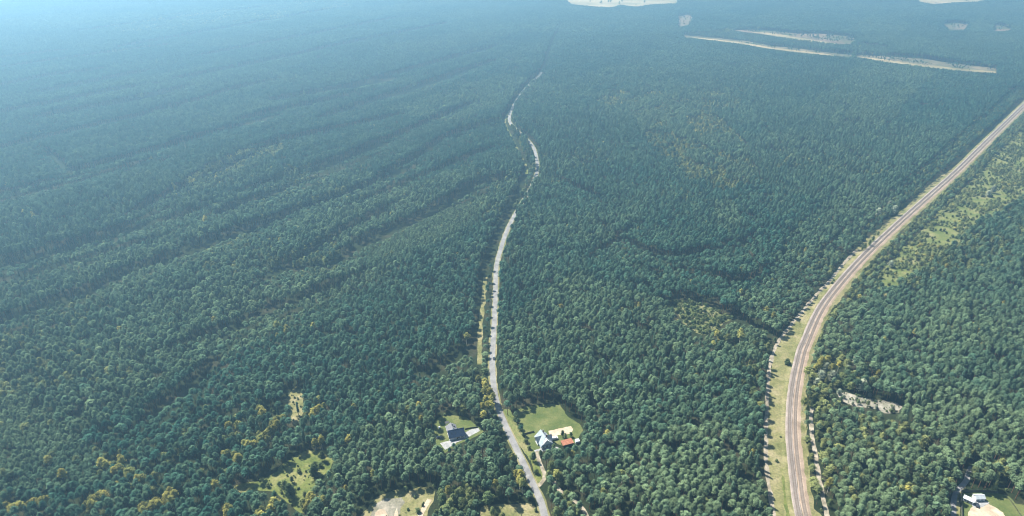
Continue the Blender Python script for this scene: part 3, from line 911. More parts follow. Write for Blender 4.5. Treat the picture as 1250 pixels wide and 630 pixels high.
# trees with a place of their own: yellow birches, willows, bushes and lone trees on open ground
EX = []   # x, y, kind, height scale, width scale, tint
rr = random.Random(5)
for px, py, c in YELLOW_SPOTS:
    for k in range(c + (1 if py > 480 and px < 420 else 0)):
        s = .84 + .2 * rr.random()
        if 0 <= k:
            hgt = 12.5 * s
        p = at(px + rr.uniform(-1, 1) * (1 + 2.4 * c ** .5), py + rr.uniform(-1, 1) * (1 + 1.3 * c ** .5), hgt * .72)
        EX.append((p[0], p[1], 'birch', s * (1.12 if py > 400 else 1.2), s * rr.uniform(1.1, 1.45), .12 + .88 * rr.random()))
for px, py, s in ((1052, 470, 1.25), (1009, 449, 1.15), (1016, 459, 1.2), (1003, 458, 1.0), (1073, 259, 1.3), (1092, 256, 1.35), (1086, 249, 1.0), (1213, 231, 1.2), (1207, 236, 1.0), (1088, 322, .9), (1035, 450, .8), (1030, 484, .4), (1046, 487, .45), (1056, 489, .4), (1041, 492, .35), (1070, 497, .4), (1090, 498, .45), (1025, 478, .6), (1062, 482, .5), (1045, 440, .9), (998, 466, .8)):
    p = at(px, py, 5.0 * s)
    EX.append((p[0], p[1], 'willow', s, s * 1.1, rr.random()))
for px, py, kind, s in ((354, 598, 'broadleaf', 1.25), (347, 593, 'broadleaf', 1.0), (357, 602, 'broadleaf', .9), (383, 576, 'broadleaf', 1.15), (385, 570, 'broadleaf', .9), (365, 575, 'shrub', 1.2), (356, 585, 'broadleaf', .5), (372, 604, 'broadleaf', .55), (391, 567, 'shrub', 1.5), (393, 556, 'broadleaf', .8), (327, 592, 'shrub', 1.3), (341, 590, 'shrub', 1.3), (369, 614, 'broadleaf', .8), (363, 498, 'spruce', .8), (375, 470, 'spruce', .9), (387, 580, 'shrub', 1.6),
                         (961, 441, 'shrub', 1.9), (962, 443, 'shrub', 1.6), (948, 562, 'shrub', .9), (953, 533, 'shrub', .6), (1016, 345, 'shrub', 1.2), (1056, 300, 'broadleaf', .75), (1062, 296, 'broadleaf', .8), (1066, 291, 'broadleaf', .7), (1053, 303, 'broadleaf', .6), (1072, 285, 'broadleaf', .6), (1018, 342, 'shrub', 1.0),
                         (655, 575.5, 'shrub', 1.5), (654, 622, 'shrub', 1.0), (651, 557, 'broadleaf', .8), (540, 622, 'broadleaf', .7), (533, 626, 'broadleaf', .6), (601, 624, 'broadleaf', .75), (606, 629, 'broadleaf', .6), (614, 628, 'shrub', 1.2), (575, 618, 'broadleaf', 1.05), (580, 608, 'broadleaf', 1.0), (510, 623, 'shrub', 1.3), (516, 616, 'shrub', .8), (495, 596, 'shrub', 1.3),
                         (629, 508, 'pine', .62), (632, 516, 'pine', .6), (636, 524, 'pine', .62), (626, 500, 'pine', .6), (639, 530, 'shrub', 1.2), (642, 538, 'shrub', 1.4), (630, 512, 'broadleaf', .6), (634, 521, 'broadleaf', .5), (646, 546, 'shrub', 1.3), (687, 529, 'broadleaf', .55), (690, 532, 'broadleaf', .5), (697, 530, 'broadleaf', .45), (676, 545, 'broadleaf', .5), (660, 553, 'broadleaf', .55),
                         (1190, 578, 'broadleaf', 1.1), (554, 546, 'pine', .6), (571, 541, 'pine', .62), (561, 548, 'pine', .65), (549, 552, 'pine', .6), (1027, 487, 'broadleaf', .5), (1048, 490, 'broadleaf', .45), (1060, 492, 'broadleaf', .5), (1088, 501, 'shrub', 1.3)):
    hh = HEIGHT[kind] * s
    p = at(px, py, hh * .55)
    EX.append((p[0], p[1], kind, s, s * rr.uniform(.95, 1.15), rr.random() * .8))
# low growth on the clear-cut and rough grass
for poly, cnt in ((A_CUT, 300), (A_SHRUB, 2200), (A_QUARRY, 60), (A_GLADE, 26), (A_MEADOW, 60), (A_VERGE, 30), (A_SANDCLEAR, 14), (A_SOUTH, 14), (A_SE_R, 12)):
    lo, hi = poly.min(0), poly.max(0)
    cx = RNG.uniform(lo[0], hi[0], cnt * 3)
    cy = RNG.uniform(lo[1], hi[1], cnt * 3)
    ok = in_poly(poly, cx, cy)
    d, s = dist_line(RAIL, cx, cy, 40)
    ok &= d > 9.5
    for x, y in list(zip(cx[ok], cy[ok]))[:cnt]:
        s = rr.uniform(.2, .75) if poly is not A_CUT and poly is not A_SHRUB else rr.uniform(.4, 1.5)
        EX.append((x, y, 'shrub', s, s * rr.uniform(.8, 1.3), rr.random()))
for poly, cnt, kd in ((A_FELL1, 80, 'young_pine'), (A_FELL2, 170, 'young_pine'), (A_FELL3, 220, 'young_pine'), (A_FIELD1, 45, 'broadleaf'), (A_FIELD2, 40, 'broadleaf'), (A_SP1, 20, 'young_pine'), (A_SP2, 20, 'young_pine'), (A_SP3, 20, 'young_pine')):
    lo, hi = poly.min(0), poly.max(0)
    cx = RNG.uniform(lo[0], hi[0], cnt * 30)
    cy = RNG.uniform(lo[1], hi[1], cnt * 30)
    ok = in_poly(poly, cx, cy) & (vnoise(cx, cy, 30, 61) > .48)
    for x, y in list(zip(cx[ok], cy[ok]))[:cnt]:
        s = rr.uniform(.5, 1.2)
        EX.append((x, y, kd, s, s * rr.uniform(1, 1.5), rr.random()))
ex = np.array([(e[0], e[1], e[3], e[4], e[5]) for e in EX])
exk = np.array([e[2] for e in EX])
# forest trees make room for them
exb = np.nonzero(exk != 'shrub')[0]
near_any = np.zeros(len(X), bool)
for i in exb:
    near_any |= (np.abs(X - ex[i, 0]) < 2.6) & (np.abs(Y - ex[i, 1]) < 2.6)
sel = ~near_any
X, Y, WID, H_, T_, KIND, TH = (v[sel] for v in (X, Y, WID, H_, T_, KIND, TH))
X = np.concatenate([X, ex[:, 0]])
Y = np.concatenate([Y, ex[:, 1]])
SW = np.concatenate([np.where(KIND == 'shrub', TH / 2.6, WID * (.55 + .45 * H_)), ex[:, 3]])
SH = np.concatenate([np.where(KIND == 'shrub', TH / 2.6, H_), ex[:, 2]])
T_ = np.concatenate([T_, ex[:, 4]])
KIND = np.concatenate([KIND, exk])
EXTRA = np.concatenate([np.zeros(len(TH), bool), np.ones(len(exk), bool)])
N = len(X)
ROT = RNG.uniform(0, 2 * math.pi, N)
FORM = np.zeros(N, int)
VAR = RNG.integers(0, 1000, N)
for k, fl in FORMS.items():
    m = np.nonzero(KIND == k)[0]
    idx = np.array([FIDX[f[2]] for f in fl])
    FORM[m] = idx[VAR[m] % len(fl)]
HT = np.array([HEIGHT[k] for k in KIND]) * SH
UX, UY, UD = to_px(X, Y, HT * .7)

# ------------------------------------------------------------------ single trees: the ones that show largest
SPEC = {'pine': ('pine_tree', 300), 'young_pine': ('young_pine_tree', 120), 'spruce': ('spruce_tree', 60), 'broadleaf': ('broadleaf_tree', 260), 'birch': ('birch_tree', 300), 'willow': ('willow_tree', 40), 'shrub': ('shrub', 120)}
CATS = {'pine': 'pine tree', 'young_pine': 'pine tree', 'spruce': 'spruce tree', 'broadleaf': 'tree', 'birch': 'birch tree', 'willow': 'willow tree', 'shrub': 'bush'}
PLACES = [
    (lambda x, y: y < 300 and x < 620, 'far out in the forest left of the winding road'),
    (lambda x, y: y < 350 and x > 1010, 'along the upper stretch of the railway'),
    (lambda x, y: y < 440 and x < 580, 'in the deep forest left of the straight road'),
    (lambda x, y: 800 < x < 935 and 355 < y < 445, 'on the overgrown clear cut left of the railway'),
    (lambda x, y: y < 350, 'in the distant forest between road and railway'),
    (lambda x, y: x < 60, 'at the lower left corner of the forest'),
    (lambda x, y: x < 150, 'beside the pale young plantation at lower left'),
    (lambda x, y: x < 240, 'in the mixed wood left of the lower meadow'),
    (lambda x, y: x < 300 and y < 580, 'in the tree belt above the lower left meadow'),
    (lambda x, y: x < 300, 'below the left tip of the lower left meadow'),
    (lambda x, y: x < 350 and y < 560, 'in the yellowing belt above the lower left meadow'),
    (lambda x, y: x < 410 and y < 525, 'around the narrow glade above the meadow'),
    (lambda x, y: x < 410 and y >= 545, 'on or around the lower left meadow'),
    (lambda x, y: x < 410, 'at the upper edge of the lower left meadow'),
    (lambda x, y: x < 470 and y > 580, 'left of the sandy clearing at the bottom edge'),
    (lambda x, y: x < 535 and y > 580, 'around the sandy clearing at the bottom edge'),
    (lambda x, y: x < 532 and y <= 580, 'in the forest left of the dark roofed house'),
    (lambda x, y: x < 590 and y < 508, 'behind the lawn of the dark roofed house'),
    (lambda x, y: x < 590 and y < 560, 'in front of the dark roofed house'),
    (lambda x, y: x < 628 and y < 510, 'on the left verge of the straight road'),
    (lambda x, y: x < 662 and y > 596, 'on the dry meadow left of the road'),
    (lambda x, y: x < 655 and y > 535 and x < 625 + (y - 535) * .42, 'between the dark roofed house and the road'),
    (lambda x, y: x < 640 and y < 535, 'between the road and the big lawn'),
    (lambda x, y: x < 720 and y < 500, 'behind the big lawn of the pale roofed house'),
    (lambda x, y: x < 725 and y < 555, 'in the garden of the pale roofed house'),
    (lambda x, y: x < 668 and y < 596, 'on the green triangle beside the road'),
    (lambda x, y: x < 725, 'along the sandy path right of the road'),
    (lambda x, y: x < 800, 'at the bottom edge right of the sandy path'),
    (lambda x, y: x < 870, 'at the bottom edge midway from road to railway'),
    (lambda x, y: x < 937 and y > 560, 'at the bottom edge just left of the railway verge'),
    (lambda x, y: x < 937, 'at the forest edge left of the railway verge'),
    (lambda x, y: x < 968 - (600 - y) * .02 and y > 400, 'on the grassy left verge of the railway'),
    (lambda x, y: x < 1015 and y > 495, 'in the green belt right of the railway'),
    (lambda x, y: x < 1110 and y < 520, 'around the bare sandy patch right of the railway'),
    (lambda x, y: x < 1080, 'at the bottom edge right of the railway'),
    (lambda x, y: x < 1165, 'at the bottom edge left of the gravel lane'),
    (lambda x, y: y < 600, 'behind the white farm buildings at lower right'),
    (lambda x, y: True, 'in the yard corner at lower right'),
]


def place_of(x, y):
    for f, t in PLACES:
        if f(x, y):
            return t


# trees that stand at the edge of open ground show their whole height
edge = np.zeros(N, bool)
for nm in ('yard1', 'yard2', 'meadow', 'clearing', 'south_meadow', 'verge', 'quarry', 'se_yard'):
    poly = OPEN[nm]
    for dx, dy in ((0, -7), (4, -5), (-4, -5)):
        edge |= in_poly(poly, X + dx, Y + dy)
inside = (UX > 3) & (UX < 1247) & (UY > 3) & (UY < 640)
score = FPX / UD * HT * np.where(edge, 1.35, 1.0) * inside * np.where(EXTRA & (KIND != 'shrub'), 1.5, 1.0)
single = np.zeros(N, bool)
for k, (nm, cnt) in SPEC.items():
    m = np.nonzero((KIND == k) & inside)[0]
    m = m[(FPX / UD[m] > 1.0) | (EXTRA[m] & (FPX / UD[m] > .62))]
    m = m[np.argsort(-score[m])][:cnt]
    if k == 'young_pine' or k == 'spruce' or k == 'shrub':
        m = m[FPX / UD[m] > 1.2]
    single[m] = True

TONES = {'pine': ('dark', 'light'), 'young_pine': ('green', 'pale'), 'spruce': ('dark', 'dark'), 'broadleaf': ('dark', 'light'), 'birch': ('olive', 'yellow'), 'willow': ('pale', 'pale'), 'shrub': ('dark', 'light')}
NOUN = {'pine': 'pine', 'young_pine': 'young pine', 'spruce': 'spruce', 'broadleaf': 'broadleaf', 'birch': 'birch', 'willow': 'willow', 'shrub': 'bush'}
BULK = HT * SW
SETS, WORDS = {}, {}
for k in FORMS:
    m = np.nonzero(single & (KIND == k))[0]
    if len(m) == 0:
        continue
    q1, q2 = np.quantile(BULK[m], (.33, .67))
    tm_ = np.median(T_[m])
    for i in m:
        size = 'small' if BULK[i] < q1 else 'large' if BULK[i] > q2 else 'medium'
        w = '%s %s %s' % (size, TONES[k][int(T_[i] > tm_)], NOUN[k])
        WORDS[i] = (w, place_of(UX[i], UY[i]))
        SETS.setdefault(WORDS[i], []).append(i)
ORD = ['first', 'second', 'third', 'fourth', 'fifth', 'sixth', 'seventh', 'eighth', 'ninth', 'tenth']
RANK = {}
for key, v in SETS.items():
    if len(v) <= 10:
        for r_, i in enumerate(sorted(v, key=lambda j: UX[j])):
            RANK[i] = '' if len(v) == 1 else ', %s from left' % ORD[r_]
for i in np.nonzero(single)[0]:
    k = KIND[i]
    tm, cm, nm, h = FORMS[k][VAR[i] % len(FORMS[k])]
    root = empty(SPEC[k][0], (X[i], Y[i], 0), ROT[i])
    root.scale = (SW[i], SW[i], SH[i])
    w, pl = WORDS[i]
    tag(root, w + ' ' + pl + RANK.get(i, ''), CATS[k], NOUN[k] + ' trees ' + pl if k != 'shrub' else 'bushes ' + pl)
    link('trunk', tm, root)
    c = link('crown' if k != 'shrub' else 'foliage', cm, root)
    c['tint'] = float(T_[i])


# ------------------------------------------------------------------ the rest of the forest, one mass per kind
def scatter_nodes():
    ng = bpy.data.node_groups.new('scatter', 'GeometryNodeTree')
    ng.interface.new_socket('Geometry', in_out='INPUT', socket_type='NodeSocketGeometry')
    ng.interface.new_socket('Geometry', in_out='OUTPUT', socket_type='NodeSocketGeometry')
    n, l = ng.nodes, ng.links
    gi, go = n.new('NodeGroupInput'), n.new('NodeGroupOutput')
    ci = n.new('GeometryNodeCollectionInfo')
    ci.inputs['Collection'].default_value = forms_col
    ci.inputs['Separate Children'].default_value = True
    ci.inputs['Reset Children'].default_value = True
    iop = n.new('GeometryNodeInstanceOnPoints')
    iop.inputs['Pick Instance'].default_value = True

    def named(name, t):
        a = n.new('GeometryNodeInputNamedAttribute')
        a.data_type = t
        a.inputs['Name'].default_value = name
        return a.outputs['Attribute']
    l.new(gi.outputs[0], iop.inputs['Points'])
    l.new(ci.outputs[0], iop.inputs['Instance'])
    l.new(named('form', 'INT'), iop.inputs['Instance Index'])
    l.new(named('turn', 'FLOAT_VECTOR'), iop.inputs['Rotation'])
    l.new(named('size', 'FLOAT_VECTOR'), iop.inputs['Scale'])
    l.new(iop.outputs[0], go.inputs[0])
    return ng


NG = scatter_nodes()


def scatter(name, idx, label, cat):
    me = bpy.data.meshes.new(name)
    n = len(idx)
    me.vertices.add(n)
    co = np.zeros((n, 3), np.float32)
    co[:, 0], co[:, 1] = X[idx], Y[idx]
    me.vertices.foreach_set('co', co.ravel())
    a = me.attributes.new('form', 'INT', 'POINT')
    a.data.foreach_set('value', FORM[idx].astype(np.int32))
    a = me.attributes.new('turn', 'FLOAT_VECTOR', 'POINT')
    v = np.zeros((n, 3), np.float32)
    v[:, 2] = ROT[idx]
    a.data.foreach_set('vector', v.ravel())
    a = me.attributes.new('size', 'FLOAT_VECTOR', 'POINT')
    v = np.stack([SW[idx], SW[idx], SH[idx]], 1).astype(np.float32)
    a.data.foreach_set('vector', v.ravel())
    a = me.attributes.new('tint', 'FLOAT', 'POINT')
    a.data.foreach_set('value', T_[idx].astype(np.float32))
    me.update()
    o = link(name, me)
    md = o.modifiers.new('scatter', 'NODES')
    md.node_group = NG
    tag(o, label, cat, kind='stuff')
    return o


rest = ~single
for nm, kinds, label in (('pine_forest', ('pine', 'spruce'), 'vast dense dark green pine forest filling the plain'), ('young_plantation', ('young_pine',), 'pale green young pine plantations among the older forest'),
                         ('broadleaf_wood', ('broadleaf', 'birch', 'willow'), 'scattered broadleaf trees growing among the far pines'), ('undergrowth', ('shrub',), 'low scrub scattered over clearings and verges')):
    idx = np.nonzero(rest & np.isin(KIND, kinds))[0]
    scatter(nm, idx, label, 'forest' if nm != 'undergrowth' else 'scrub')
print('TREES', N, 'single', int(single.sum()))

# ------------------------------------------------------------------ buildings, cars, fences
def gable(parent, x0, x1, y0, y1, ze, zr, axis, mat, over=.45, th=.18, name='roof'):
    """two roof slabs; axis 'x' = ridge along x"""
    m = MB()
    if axis == 'x':
        c = (y0 + y1) / 2
        dz = (zr - ze) / (c - y0) * over
        for ys_, sg in ((y0, -1), (y1, 1)):
            m.slab([(x0 - over, ys_ + sg * over, ze - dz), (x1 + over, ys_ + sg * over, ze - dz), (x1 + over, c - sg * .01, zr), (x0 - over, c - sg * .01, zr)], th)
    else:
        c = (x0 + x1) / 2
        dz = (zr - ze) / (c - x0) * over
        for xs_, sg in ((x0, -1), (x1, 1)):
            m.slab([(xs_ + sg * over, y0 - over, ze - dz), (xs_ + sg * over, y1 + over, ze - dz), (c - sg * .01, y1 + over, zr), (c - sg * .01, y0 - over, zr)], th)
    r = m.build(name, mat, parent)
    # ridge capping
    k = MB()
    if axis == 'x':
        k.box(x0 - over, x1 + over, (y0 + y1) / 2 - .14, (y0 + y1) / 2 + .14, zr - .06, zr + .07)
    else:
        k.box((x0 + x1) / 2 - .14, (x0 + x1) / 2 + .14, y0 - over, y1 + over, zr - .06, zr + .07)
    k.build('ridge_cap', mat, r)
    return r


def walls(parent, x0, x1, y0, y1, ze, zr, axis, mat):
    m = MB()
    ze, zr = ze - .12, zr - .2
    if axis == 'x':
        c = (y0 + y1) / 2
        k = [(y0, 0), (y1, 0), (y1, ze), (c, zr), (y0, ze)]
        n0 = len(m.V)
        m.V += [(x0, a, b) for a, b in k] + [(x1, a, b) for a, b in k]
        m.F += [tuple(n0 + i for i in range(5)), tuple(n0 + i for i in (9, 8, 7, 6, 5))] + [tuple(n0 + i for i in (a, a + 5, (a + 1) % 5 + 5, (a + 1) % 5)) for a in range(5)]
    else:
        c = (x0 + x1) / 2
        m.prism([(x0, 0), (x1, 0), (x1, ze), (c, zr), (x0, ze)], y0, y1)
    return m.build('wall', mat, parent)


def window(parent, face, u, z, w, h, pos, frame='frame_white', pane='dark_glass', name='window'):
    """face: 's' front wall at y=pos, 'w' left wall at x=pos, 'e' right wall"""
    f, p, s = MB(), MB(), MB()
    t = .09
    sg = -1 if face in 'sw' else 1

    def bx(mb, a0, a1, b0, b1, d0, d1):
        lo, hi = sorted((pos + sg * d0, pos + sg * d1))
        if face == 's':
            mb.box(a0, a1, lo, hi, b0, b1)
        else:
            mb.box(lo, hi, a0, a1, b0, b1)
    for a0, a1, b0, b1 in ((u - w / 2, u + w / 2, z, z + t), (u - w / 2, u + w / 2, z + h - t, z + h), (u - w / 2, u - w / 2 + t, z + t, z + h - t), (u + w / 2 - t, u + w / 2, z + t, z + h - t)):
        bx(f, a0, a1, b0, b1, -.03, .07)
    if w > 1.3 and name == 'window':
        bx(f, u - t / 2, u + t / 2, z + t, z + h - t, -.03, .06)
    o = f.build(name, frame, parent)
    bx(p, u - w / 2 + t, u + w / 2 - t, z + t, z + h - t, -.03, .03)
    p.build('pane' if name == 'window' else 'panel', pane, o)
    if name == 'window':
        bx(s, u - w / 2 - .1, u + w / 2 + .1, z - .09, z - .01, -.02, .16)
        s.build('sill', 'concrete', o)
    return o


def skylight(roof, x, y, z, slope_x, slope_y, w=.9, h=1.2, mat='dark_glass'):
    """pane set into a roof slope"""
    pts = []
    for a, b in ((-w / 2, -h / 2), (w / 2, -h / 2), (w / 2, h / 2), (-w / 2, h / 2)):
        pts.append((x + a, y + b, z + a * slope_x + b * slope_y + .09))
    o = MB().slab(pts, .12).build('skylight', mat, roof)
    return o


def chimney(roof, x, y, z0, z1, mat='chimney_dark', s=.45):
    c = MB().box(x - s, x + s, y - s, y + s, z0, z1).build('chimney', mat, roof)
    c2 = MB().box(x - s - .08, x + s + .08, y - s - .08, y + s + .08, z1, z1 + .12)
    c2.box(x - .18, x + .18, y - .18, y + .18, z1 + .12, z1 + .4)
    for v in c2.V:
        c_ = v
    k = len(c.data.vertices)
    c2.build('chimney_cap', 'concrete', roof)


# dark roofed house left of the road
h1 = empty('house', (-43.0, 405.4, 0), R(17))
tag(h1, 'white house with dark slate roof and paved drive, left of the road', 'house')
walls(h1, -5.9, 5.9, -3.9, 3.9, 3.0, 6.6, 'x', 'render_white')
rf = gable(h1, -5.9, 5.9, -3.9, 3.9, 3.0, 6.6, 'x', 'roof_slate', .5)
chimney(rf, -1.6, 1.0, 5.2, 7.7, 'render_white', .35)
for x in (-3.6, -0.6, 3.2):
    skylight(rf, x, -1.9, 3.0 + 2.0 * 3.6 / 3.9, 0, 3.6 / 3.9)
w2 = MB()
w2.box(-5.6, 1.6, 3.92, 9.6, 0, 2.9)
w2.build('rear_wing', 'render_white', h1)
r2 = gable(h1, -5.6, 1.6, 2.2, 9.6, 2.95, 5.4, 'y', 'roof_grey', .4)
chimney(r2, -1.2, 7.2, 4.2, 6.2, 'concrete', .28)
skylight(r2, .4, 6.2, 4.05, -.68, 0)
for u in (-4.6, -1.9):
    window(h1, 's', u, .12, 2.4, 2.15, -3.9, 'frame_white', 'metal_pale', 'garage_door')
window(h1, 's', 1.3, .9, 1.6, 1.3, -3.9)
window(h1, 's', 4.0, .9, 2.0, 1.3, -3.9)
window(h1, 's', .1, .12, 1.0, 2.1, -3.9, 'frame_dark', 'timber', 'door')
for v, z in ((-1.6, .9), (1.8, .9), (0, 3.7)):
    window(h1, 'w', v, z, 1.5, 1.25, -5.9)
window(h1, 'w', 6.8, .3, 2.6, 2.1, -5.6)
window(h1, 'e', -.6, .9, 1.5, 1.25, 5.9)
m = MB()
m.box(-6.35, 6.35, -4.52, -4.40, 2.36, 2.50).build('gutter', 'frame_dark', h1)

# pale roofed house on the big lawn
h2 = empty('house', (24.2, 397.6, 0), R(22))
tag(h2, 'house with pale blue grey cross gabled roof beside the big lawn', 'house')
walls(h2, -4.6, 4.6, -5.6, 6.2, 3.0, 7.6, 'y', 'render_white')
rr2 = MB()
ze, zr, ov = 2.6, 7.75, .55
fx, bx_, hy = -6.15, 6.7, -2.6      # front eave, back gable end, where the front hip meets the ridge
rr2.slab([(-4.6 - ov, fx, ze), (0, hy, zr), (0, bx_, zr), (-4.6 - ov, bx_, ze)], .18)
rr2.slab([(4.6 + ov, fx, ze), (4.6 + ov, bx_, ze), (0.01, bx_, zr), (0.01, hy, zr)], .18)
rr2.slab([(-4.6 - ov, fx, ze + .01), (4.6 + ov, fx, ze + .01), (.005, hy, zr)], .18)
ro = rr2.build('roof', 'roof_pale', h2)
MB().box(-.14, .14, hy, bx_, zr - .05, zr + .08).build('ridge_cap', 'roof_pale', ro)
sl = (zr - ze) / (4.6 + ov)
for nm_, sgn in (('cross_gable', -1), ('cross_gable', 1)):
    xo, yc, hw = sgn * 6.0, (1.6 if sgn < 0 else .2), 2.5
    zp = 6.5
    xi = sgn * ((zr - zp) / sl + .0)
    b = MB()
    b.poly([(xo * .93, yc - hw, 0), (xo * .93, yc + hw, 0), (xo * .93, yc + hw, 3.0), (xo * .93, yc, zp - .25), (xo * .93, yc - hw, 3.0)])
    for s_ in (-1, 1):
        b.poly([(xo * .93, yc + s_ * hw, 0), (sgn * 4.55, yc + s_ * hw, 0), (sgn * 4.55, yc + s_ * hw, 3.0), (xo * .93, yc + s_ * hw, 3.0)])
    part = b.build(nm_, 'render_white', h2)
    c = MB()
    for s_ in (-1, 1):
        c.slab([(xo * 1.05, yc, zp), (xi, yc, zp), (sgn * (4.6 + ov), yc + s_ * (hw + .45), 2.72), (xo * 1.05, yc + s_ * (hw + .45), 2.72)], .16)
    c.build('gable_roof', 'roof_pale', part)
    window(part, 'w' if sgn < 0 else 'e', yc, 3.4, 1.1, 1.2, xo * .93, name='window')
chimney(ro, 1.7, -.9, 5.6, 8.4, 'chimney_dark', .42)
chimney(ro, 1.2, 4.4, 6.0, 8.5, 'chimney_dark', .36)
skylight(ro, -1.1, -4.3, ze + (-4.3 - fx) * (zr - ze) / (hy - fx), 0, (zr - ze) / (hy - fx), .8, .9)
skylight(ro, 1.2, -4.5, ze + (-4.5 - fx) * (zr - ze) / (hy - fx), 0, (zr - ze) / (hy - fx), .8, .9)
skylight(ro, 2.9, -2.4, zr - 2.9 * sl, -sl, 0, .8, .9)
for u in (-2.9, 2.9):
    window(h2, 's', u, .8, 1.7, 1.4, -5.6)
window(h2, 's', 0, .12, 1.1, 2.15, -5.6, 'frame_dark', 'timber', 'door')
for v in (-3.4,):
    window(h2, 'w', v, .9, 1.5, 1.3, -4.6)
    window(h2, 'e', v, .9, 1.5, 1.3, 4.6)

# red roofed open shed right of it
s1 = empty('open_shed', (41.6, 395.6, 0), R(20))
s1.scale = (1.3, 1.2, 1.05)
tag(s1, 'open timber shed with red roof beside the sandy yard', 'shed')
for x in (-3.0, 0, 3.0):
    for y in (-1.5, 1.5):
        MB().box(x - .09, x + .09, y - .09, y + .09, 0, 2.4 + .3 * (y > 0)).build('post', 'timber', s1)
ro_ = MB().slab([(-3.5, -2.0, 2.4), (3.5, -2.0, 2.4), (3.5, 2.0, 3.2), (-3.5, 2.0, 3.2)], .14).build('roof', 'roof_red', s1)
MB().box(-3.0, 3.0, 1.32, 1.42, .1, 2.5).build('back_wall', 'brick_red', s1)
for k in range(4):
    st = MB()
    for j in range(4):
        for q in range(3):
            st.cyl((-2.7 + k * 1.4 + q * .34, .2, .25 + j * .28), (-2.7 + k * 1.4 + q * .34, 1.1, .25 + j * .28), .14, .14, 6)
    st.build('log_stack', 'timber', s1)
s2 = empty('garden_shed', (49.5, 398.2, 0), R(15))
tag(s2, 'small pale metal garden shed right of the red roofed shed', 'shed')
MB().box(-1.5, 1.5, -1.2, 1.2, 0, 2.0).build('wall', 'metal_pale', s2)
MB().slab([(-1.7, -1.4, 2.06), (1.7, -1.4, 2.06), (1.7, 1.4, 2.4), (-1.7, 1.4, 2.4)], .08).build('roof', 'roof_white', s2)
window(s2, 's', 0, .05, .9, 1.8, -1.2, 'frame_white', 'metal_pale', 'door')

# farm buildings in the lower right corner
b1 = empty('farm_shed', (311.6, 339.9, 0), R(-42))
tag(b1, 'long low white shed with dark windows at the fence corner, lower right', 'shed')
MB().box(-3.1, 3.1, -1.5, 1.6, 0, 2.5).build('wall', 'render_white', b1)
MB().slab([(-3.4, -1.8, 2.55), (3.4, -1.8, 2.55), (3.4, 1.9, 2.95), (-3.4, 1.9, 2.95)], .12).build('roof', 'roof_white', b1)
for u in (-1.8, 1.6):
    window(b1, 's', u, .7, 1.7, 1.4, -1.5, 'frame_white', 'dark_glass')
window(b1, 's', 0, .1, .9, 2.0, -1.5, 'frame_dark', 'timber', 'door')
b2 = empty('cottage', (319.9, 342.2, 0), R(2))
tag(b2, 'small white cottage with two blue windows and pale roof, lower right', 'house')
walls(b2, -3.1, 3.1, -2.0, 2.2, 2.5, 3.9, 'x', 'render_white')
gable(b2, -3.1, 3.1, -2.0, 2.2, 2.5, 3.9, 'x', 'roof_white', .35)
for u in (-1.5, 1.2):
    window(b2, 's', u, .55, 1.7, 1.45, -2.0, 'frame_white', 'blue_glass')
window(b2, 'e', 0, .1, .95, 2.0, 3.1, 'frame_white', 'timber', 'door')

# garden things of the dark roofed house
pg = empty('pergola', tuple(at(546, 518.5)), R(15))
tag(pg, 'dark flat topped pergola behind the dark roofed house', 'pergola')
for x in (-1.5, 1.5):
    for y in (-1.1, 1.1):
        MB().box(x - .07, x + .07, y - .07, y + .07, 0, 2.3).build('post', 'frame_dark', pg)
tp = MB().box(-1.7, 1.7, -1.3, 1.3, 2.3, 2.42).build('top', 'frame_dark', pg)
for k in range(6):
    MB().box(-1.6 + k * .62, -1.5 + k * .62, -1.45, 1.45, 2.43, 2.56).build('slat', 'frame_dark', tp)
gb = empty('garden_box', tuple(at(536.2, 522.5)), R(25))
tag(gb, 'small white garden box on the lawn left of the dark roofed house', 'box')
MB().box(-.75, .75, -.5, .5, .05, .85).build('box_body', 'render_white', gb)
MB().slab([(-.82, -.57, .93), (.82, -.57, .93), (.82, .57, 1.02), (-.82, .57, 1.02)], .06).build('lid', 'frame_white', gb)


